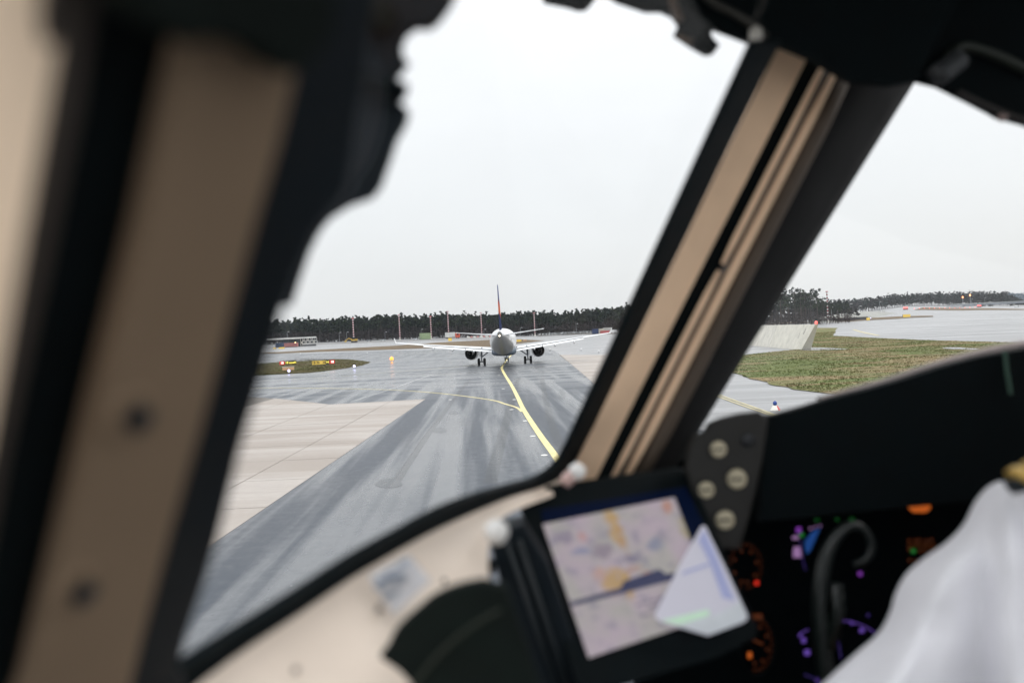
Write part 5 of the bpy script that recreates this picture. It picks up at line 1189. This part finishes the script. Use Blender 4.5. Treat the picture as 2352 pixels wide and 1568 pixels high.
# side wall left of and behind the camera, in the plane of the window
def wl(nm, q, th=.02):
    pts = []
    for x_, y_ in q: pass
def Wc(y, z):        # point of the wall plane from forward y and up z (camera axes)
    x = (1.487*y+2.195*z-1)/3.658; return C+CR*x+CF*y+CU*z
own(prism('side_wall', [Wc(1.9, -.30), Wc(.0, -.55), Wc(-1.7, -.60), Wc(-1.7, -1.5), Wc(1.9, -1.5)], n1*.02, M_olive, None), CK)
own(prism('side_wall', [Wc(-1.7, .30), Wc(-.10, .30), Wc(.30, .30), Wc(.62, .43), Wc(.62, .62), Wc(-1.7, .62)], n1*.02, M_olive, None), CK)
own(prism('side_wall', [Wc(-1.7, -.62), Wc(-.75, -.62), Wc(-.75, .31), Wc(-1.7, .31)], n1*.02, M_olive, None), CK)

# ================================================================== PILOT
def skin(name, verts, edges, m_, sub=2, root=0, parent=None, post=None):
    me = bpy.data.meshes.new(name); me.from_pydata([v[0] for v in verts], edges, []); o = bpy.data.objects.new(name, me); col.objects.link(o)
    s_ = o.modifiers.new('skin', 'SKIN'); s_.use_smooth_shade = True; sb = o.modifiers.new('sub', 'SUBSURF'); sb.levels = sb.render_levels = sub
    for i, v in enumerate(verts): r_ = v[1]; me.skin_vertices[0].data[i].radius = r_ if hasattr(r_, '__len__') else (r_, r_)
    me.skin_vertices[0].data[root].use_root = True
    dg = bpy.context.evaluated_depsgraph_get(); m2 = bpy.data.meshes.new_from_object(o.evaluated_get(dg)); bpy.data.objects.remove(o)
    m2.materials.clear(); m2.materials.append(m_)
    if post:
        for v in m2.vertices: v.co = v.co + post(v.co, v.normal)
    m2.shade_smooth(); o = bpy.data.objects.new(name, m2); col.objects.link(o)
    if parent: own(o, parent)
    return o
PD = .80
PP = lambda X, Y, d=PD: P(X, Y, d)
ls, rs = PP(2395, 1235, .80), PP(3080, 1220, 1.02)
chest = (ls+rs)/2-Vector((0, 0, .06)); pel = chest+Vector((.02, -.10, -.50)); neck = (ls+rs)/2+Vector((0, .02, .07))
elb = PP(2090, 1930, .86); wr = P(1960, 1800, 1.0); relb = rs+Vector((.12, .05, -.28)); rwr = relb+Vector((-.05, .24, .0))
fw = Vector((.38, .92, 0)).normalized()
headc = neck+Vector((.02, .02, .13)); hipl, hipr = pel+Vector((-.1, .03, -.02)), pel+Vector((.1, -.02, -.02))
kl, kr = hipl+fw*.42+Vector((0, 0, .05)), hipr+fw*.42+Vector((0, 0, .05)); fl_, fr_ = kl+fw*.10+Vector((0, 0, -.42)), kr+fw*.10+Vector((0, 0, -.42))
V_ = [(pel, .15), ((pel+chest)/2, .14), (chest, .14), (neck-Vector((0, 0, .03)), .055), (headc, (.075, .085)), (headc+Vector((0, 0, .09)), .07), (ls+(chest-ls)*.12, .06), (ls.lerp(elb, .5), .045), (elb, .04), (wr, .028), (wr+fw*.08, .03),
      (rs+(chest-rs)*.12, .06), (rs.lerp(relb, .5), .05), (relb, .042), (rwr, .028), (rwr+fw*.08, .03), (hipl, .10), (kl, .065), (fl_, .05), (hipr, .10), (kr, .065), (fr_, .05), (fl_+fw*.14, .04), (fr_+fw*.14, .04)]
E_ = [(0, 1), (1, 2), (2, 3), (3, 4), (4, 5), (2, 6), (6, 7), (7, 8), (8, 9), (9, 10), (2, 11), (11, 12), (12, 13), (13, 14), (14, 15), (0, 16), (16, 17), (17, 18), (18, 22), (0, 19), (19, 20), (20, 21), (21, 23)]
PR = empty('person', pel.copy(), label='person in a white shirt with a gold striped shoulder strap seated at the right edge', cat='person')
M_skin = mat('skin', (.45, .28, .2), .5); skin('body', V_, E_, M_skin, 2, 0, PR)
# shirt: torso and upper sleeve surface with long soft folds
M_shirt = mat('white shirt cotton', (.88, .875, .915), .85, vary=.02, scale=60, bump=.03, spec=.2)
sleeve = (elb-ls).normalized()
def folds(co, nr):
    v = co-ls; t = v.dot(sleeve); side_ = v - sleeve*t; a = math.atan2(side_.dot(CF.cross(sleeve)), side_.dot(CF)+1e-6)
    c1, c2 = side_.dot(CR), side_.dot(CF); f = noise.noise(Vector((c1*13+t*1.5, c2*13, t*1.6)))*.045 + abs(noise.noise(Vector((c1*24-t*3, c2*20, t*2.2+4))))*-.030 + noise.noise(Vector((c1*40, c2*40, t*6)))*.003
    return nr*(f+.004)
SV = [(pel, .17), ((pel+chest)/2, .165), (chest, .16), (neck-Vector((0, 0, .05)), .075), (rs+(chest-rs)*.12, .075), (rs.lerp(relb, .4), .07), (rs.lerp(relb, .8), .07)]
SE = [(0, 1), (1, 2), (2, 3), (2, 4), (4, 5), (5, 6)]
skin('shirt', SV, SE, M_shirt, 3, 0, PR)
# left sleeve and shoulder: cloth hanging in long folds that run down from the shoulder point
eg = curve_pts([Vector((X, Y, 0)) for X, Y in [(2306, 1104), (2288, 1107), (2264, 1122), (2238, 1154), (2213, 1203), (2172, 1246), (2121, 1282), (2080, 1319), (2056, 1364), (2044, 1405), (2018, 1452), (1967, 1498), (1916, 1544), (1860, 1600), (1800, 1680), (1760, 1760)]], 6)
NC = 64; rg = []
for i, e_ in enumerate(eg):
    wi = max(0, 1-i/22.0); fr = []; bk_ = []
    for k in range(NC):
        t = k/(NC-1); X = e_.x+(3000-e_.x)*t**1.6; up = -max(0, X-2306)*.30*wi*(1 if X < 2700 else 2700/X); Y = e_.y+up+(X-e_.x)*.04*(1-wi)
        q = min(1, (X-e_.x)/230); rnd_ = math.sqrt(max(0, 1-(1-q)**2))
        dx, dy = X-2290, Y-1085; r_ = math.hypot(dx, dy)/380; ph = math.atan2(dx, dy+60)
        f = 1.0*math.exp(-((ph-.10)/.10)**2) - .9*math.exp(-((ph+.12)/.10)**2) + .9*math.exp(-((ph+.40)/.09)**2) - .8*math.exp(-((ph+.60)/.07)**2) - .9*math.exp(-((ph-.33)/.10)**2) + .6*math.exp(-((ph-.55)/.1)**2)
        f += .5*noise.noise(Vector((ph*6, r_*1.4, 2)))
        d = .86-.115*rnd_ - .030*f*min(1, r_)*min(1, q*1.5) + .02*max(0, t-.3)
        fr.append(P(X, Y, d)); bk_.append(P(X, Y, .90+.06*rnd_))
    rg.append(fr+bk_[::-1])
mb = MB(); mb.loft(rg); o = mb.build('sleeve', M_shirt, None, smoothf=True); own(o, PR)
# shoulder strap
ep0, ep1 = P(2290, 1092, .735), P(2480, 1040, .74)
mb = MB(); mb.tube([P(2316, 1120, .735), P(2358, 1104, .73), P(2430, 1070, .73), P(2520, 1040, .75)], [.016, .022, .023, .02], 14, squash=.35); own(mb.build('shoulder_strap', mat('black strap cloth', (.005, .01, .014), .8), smoothf=True), PR)
for k in range(3):
    x0 = 2350+k*36; y0 = 1107-k*18; mb = MB(); mb.tube([P(x0-8, y0-8, .722), P(x0+8, y0-17, .722)], .0215, 14, squash=.42); own(mb.build('gold_stripe', mat('gold braid', (.75, .50, .14), .4, metal=.5, vary=.2, scale=200), smoothf=True), PR)
print('done')
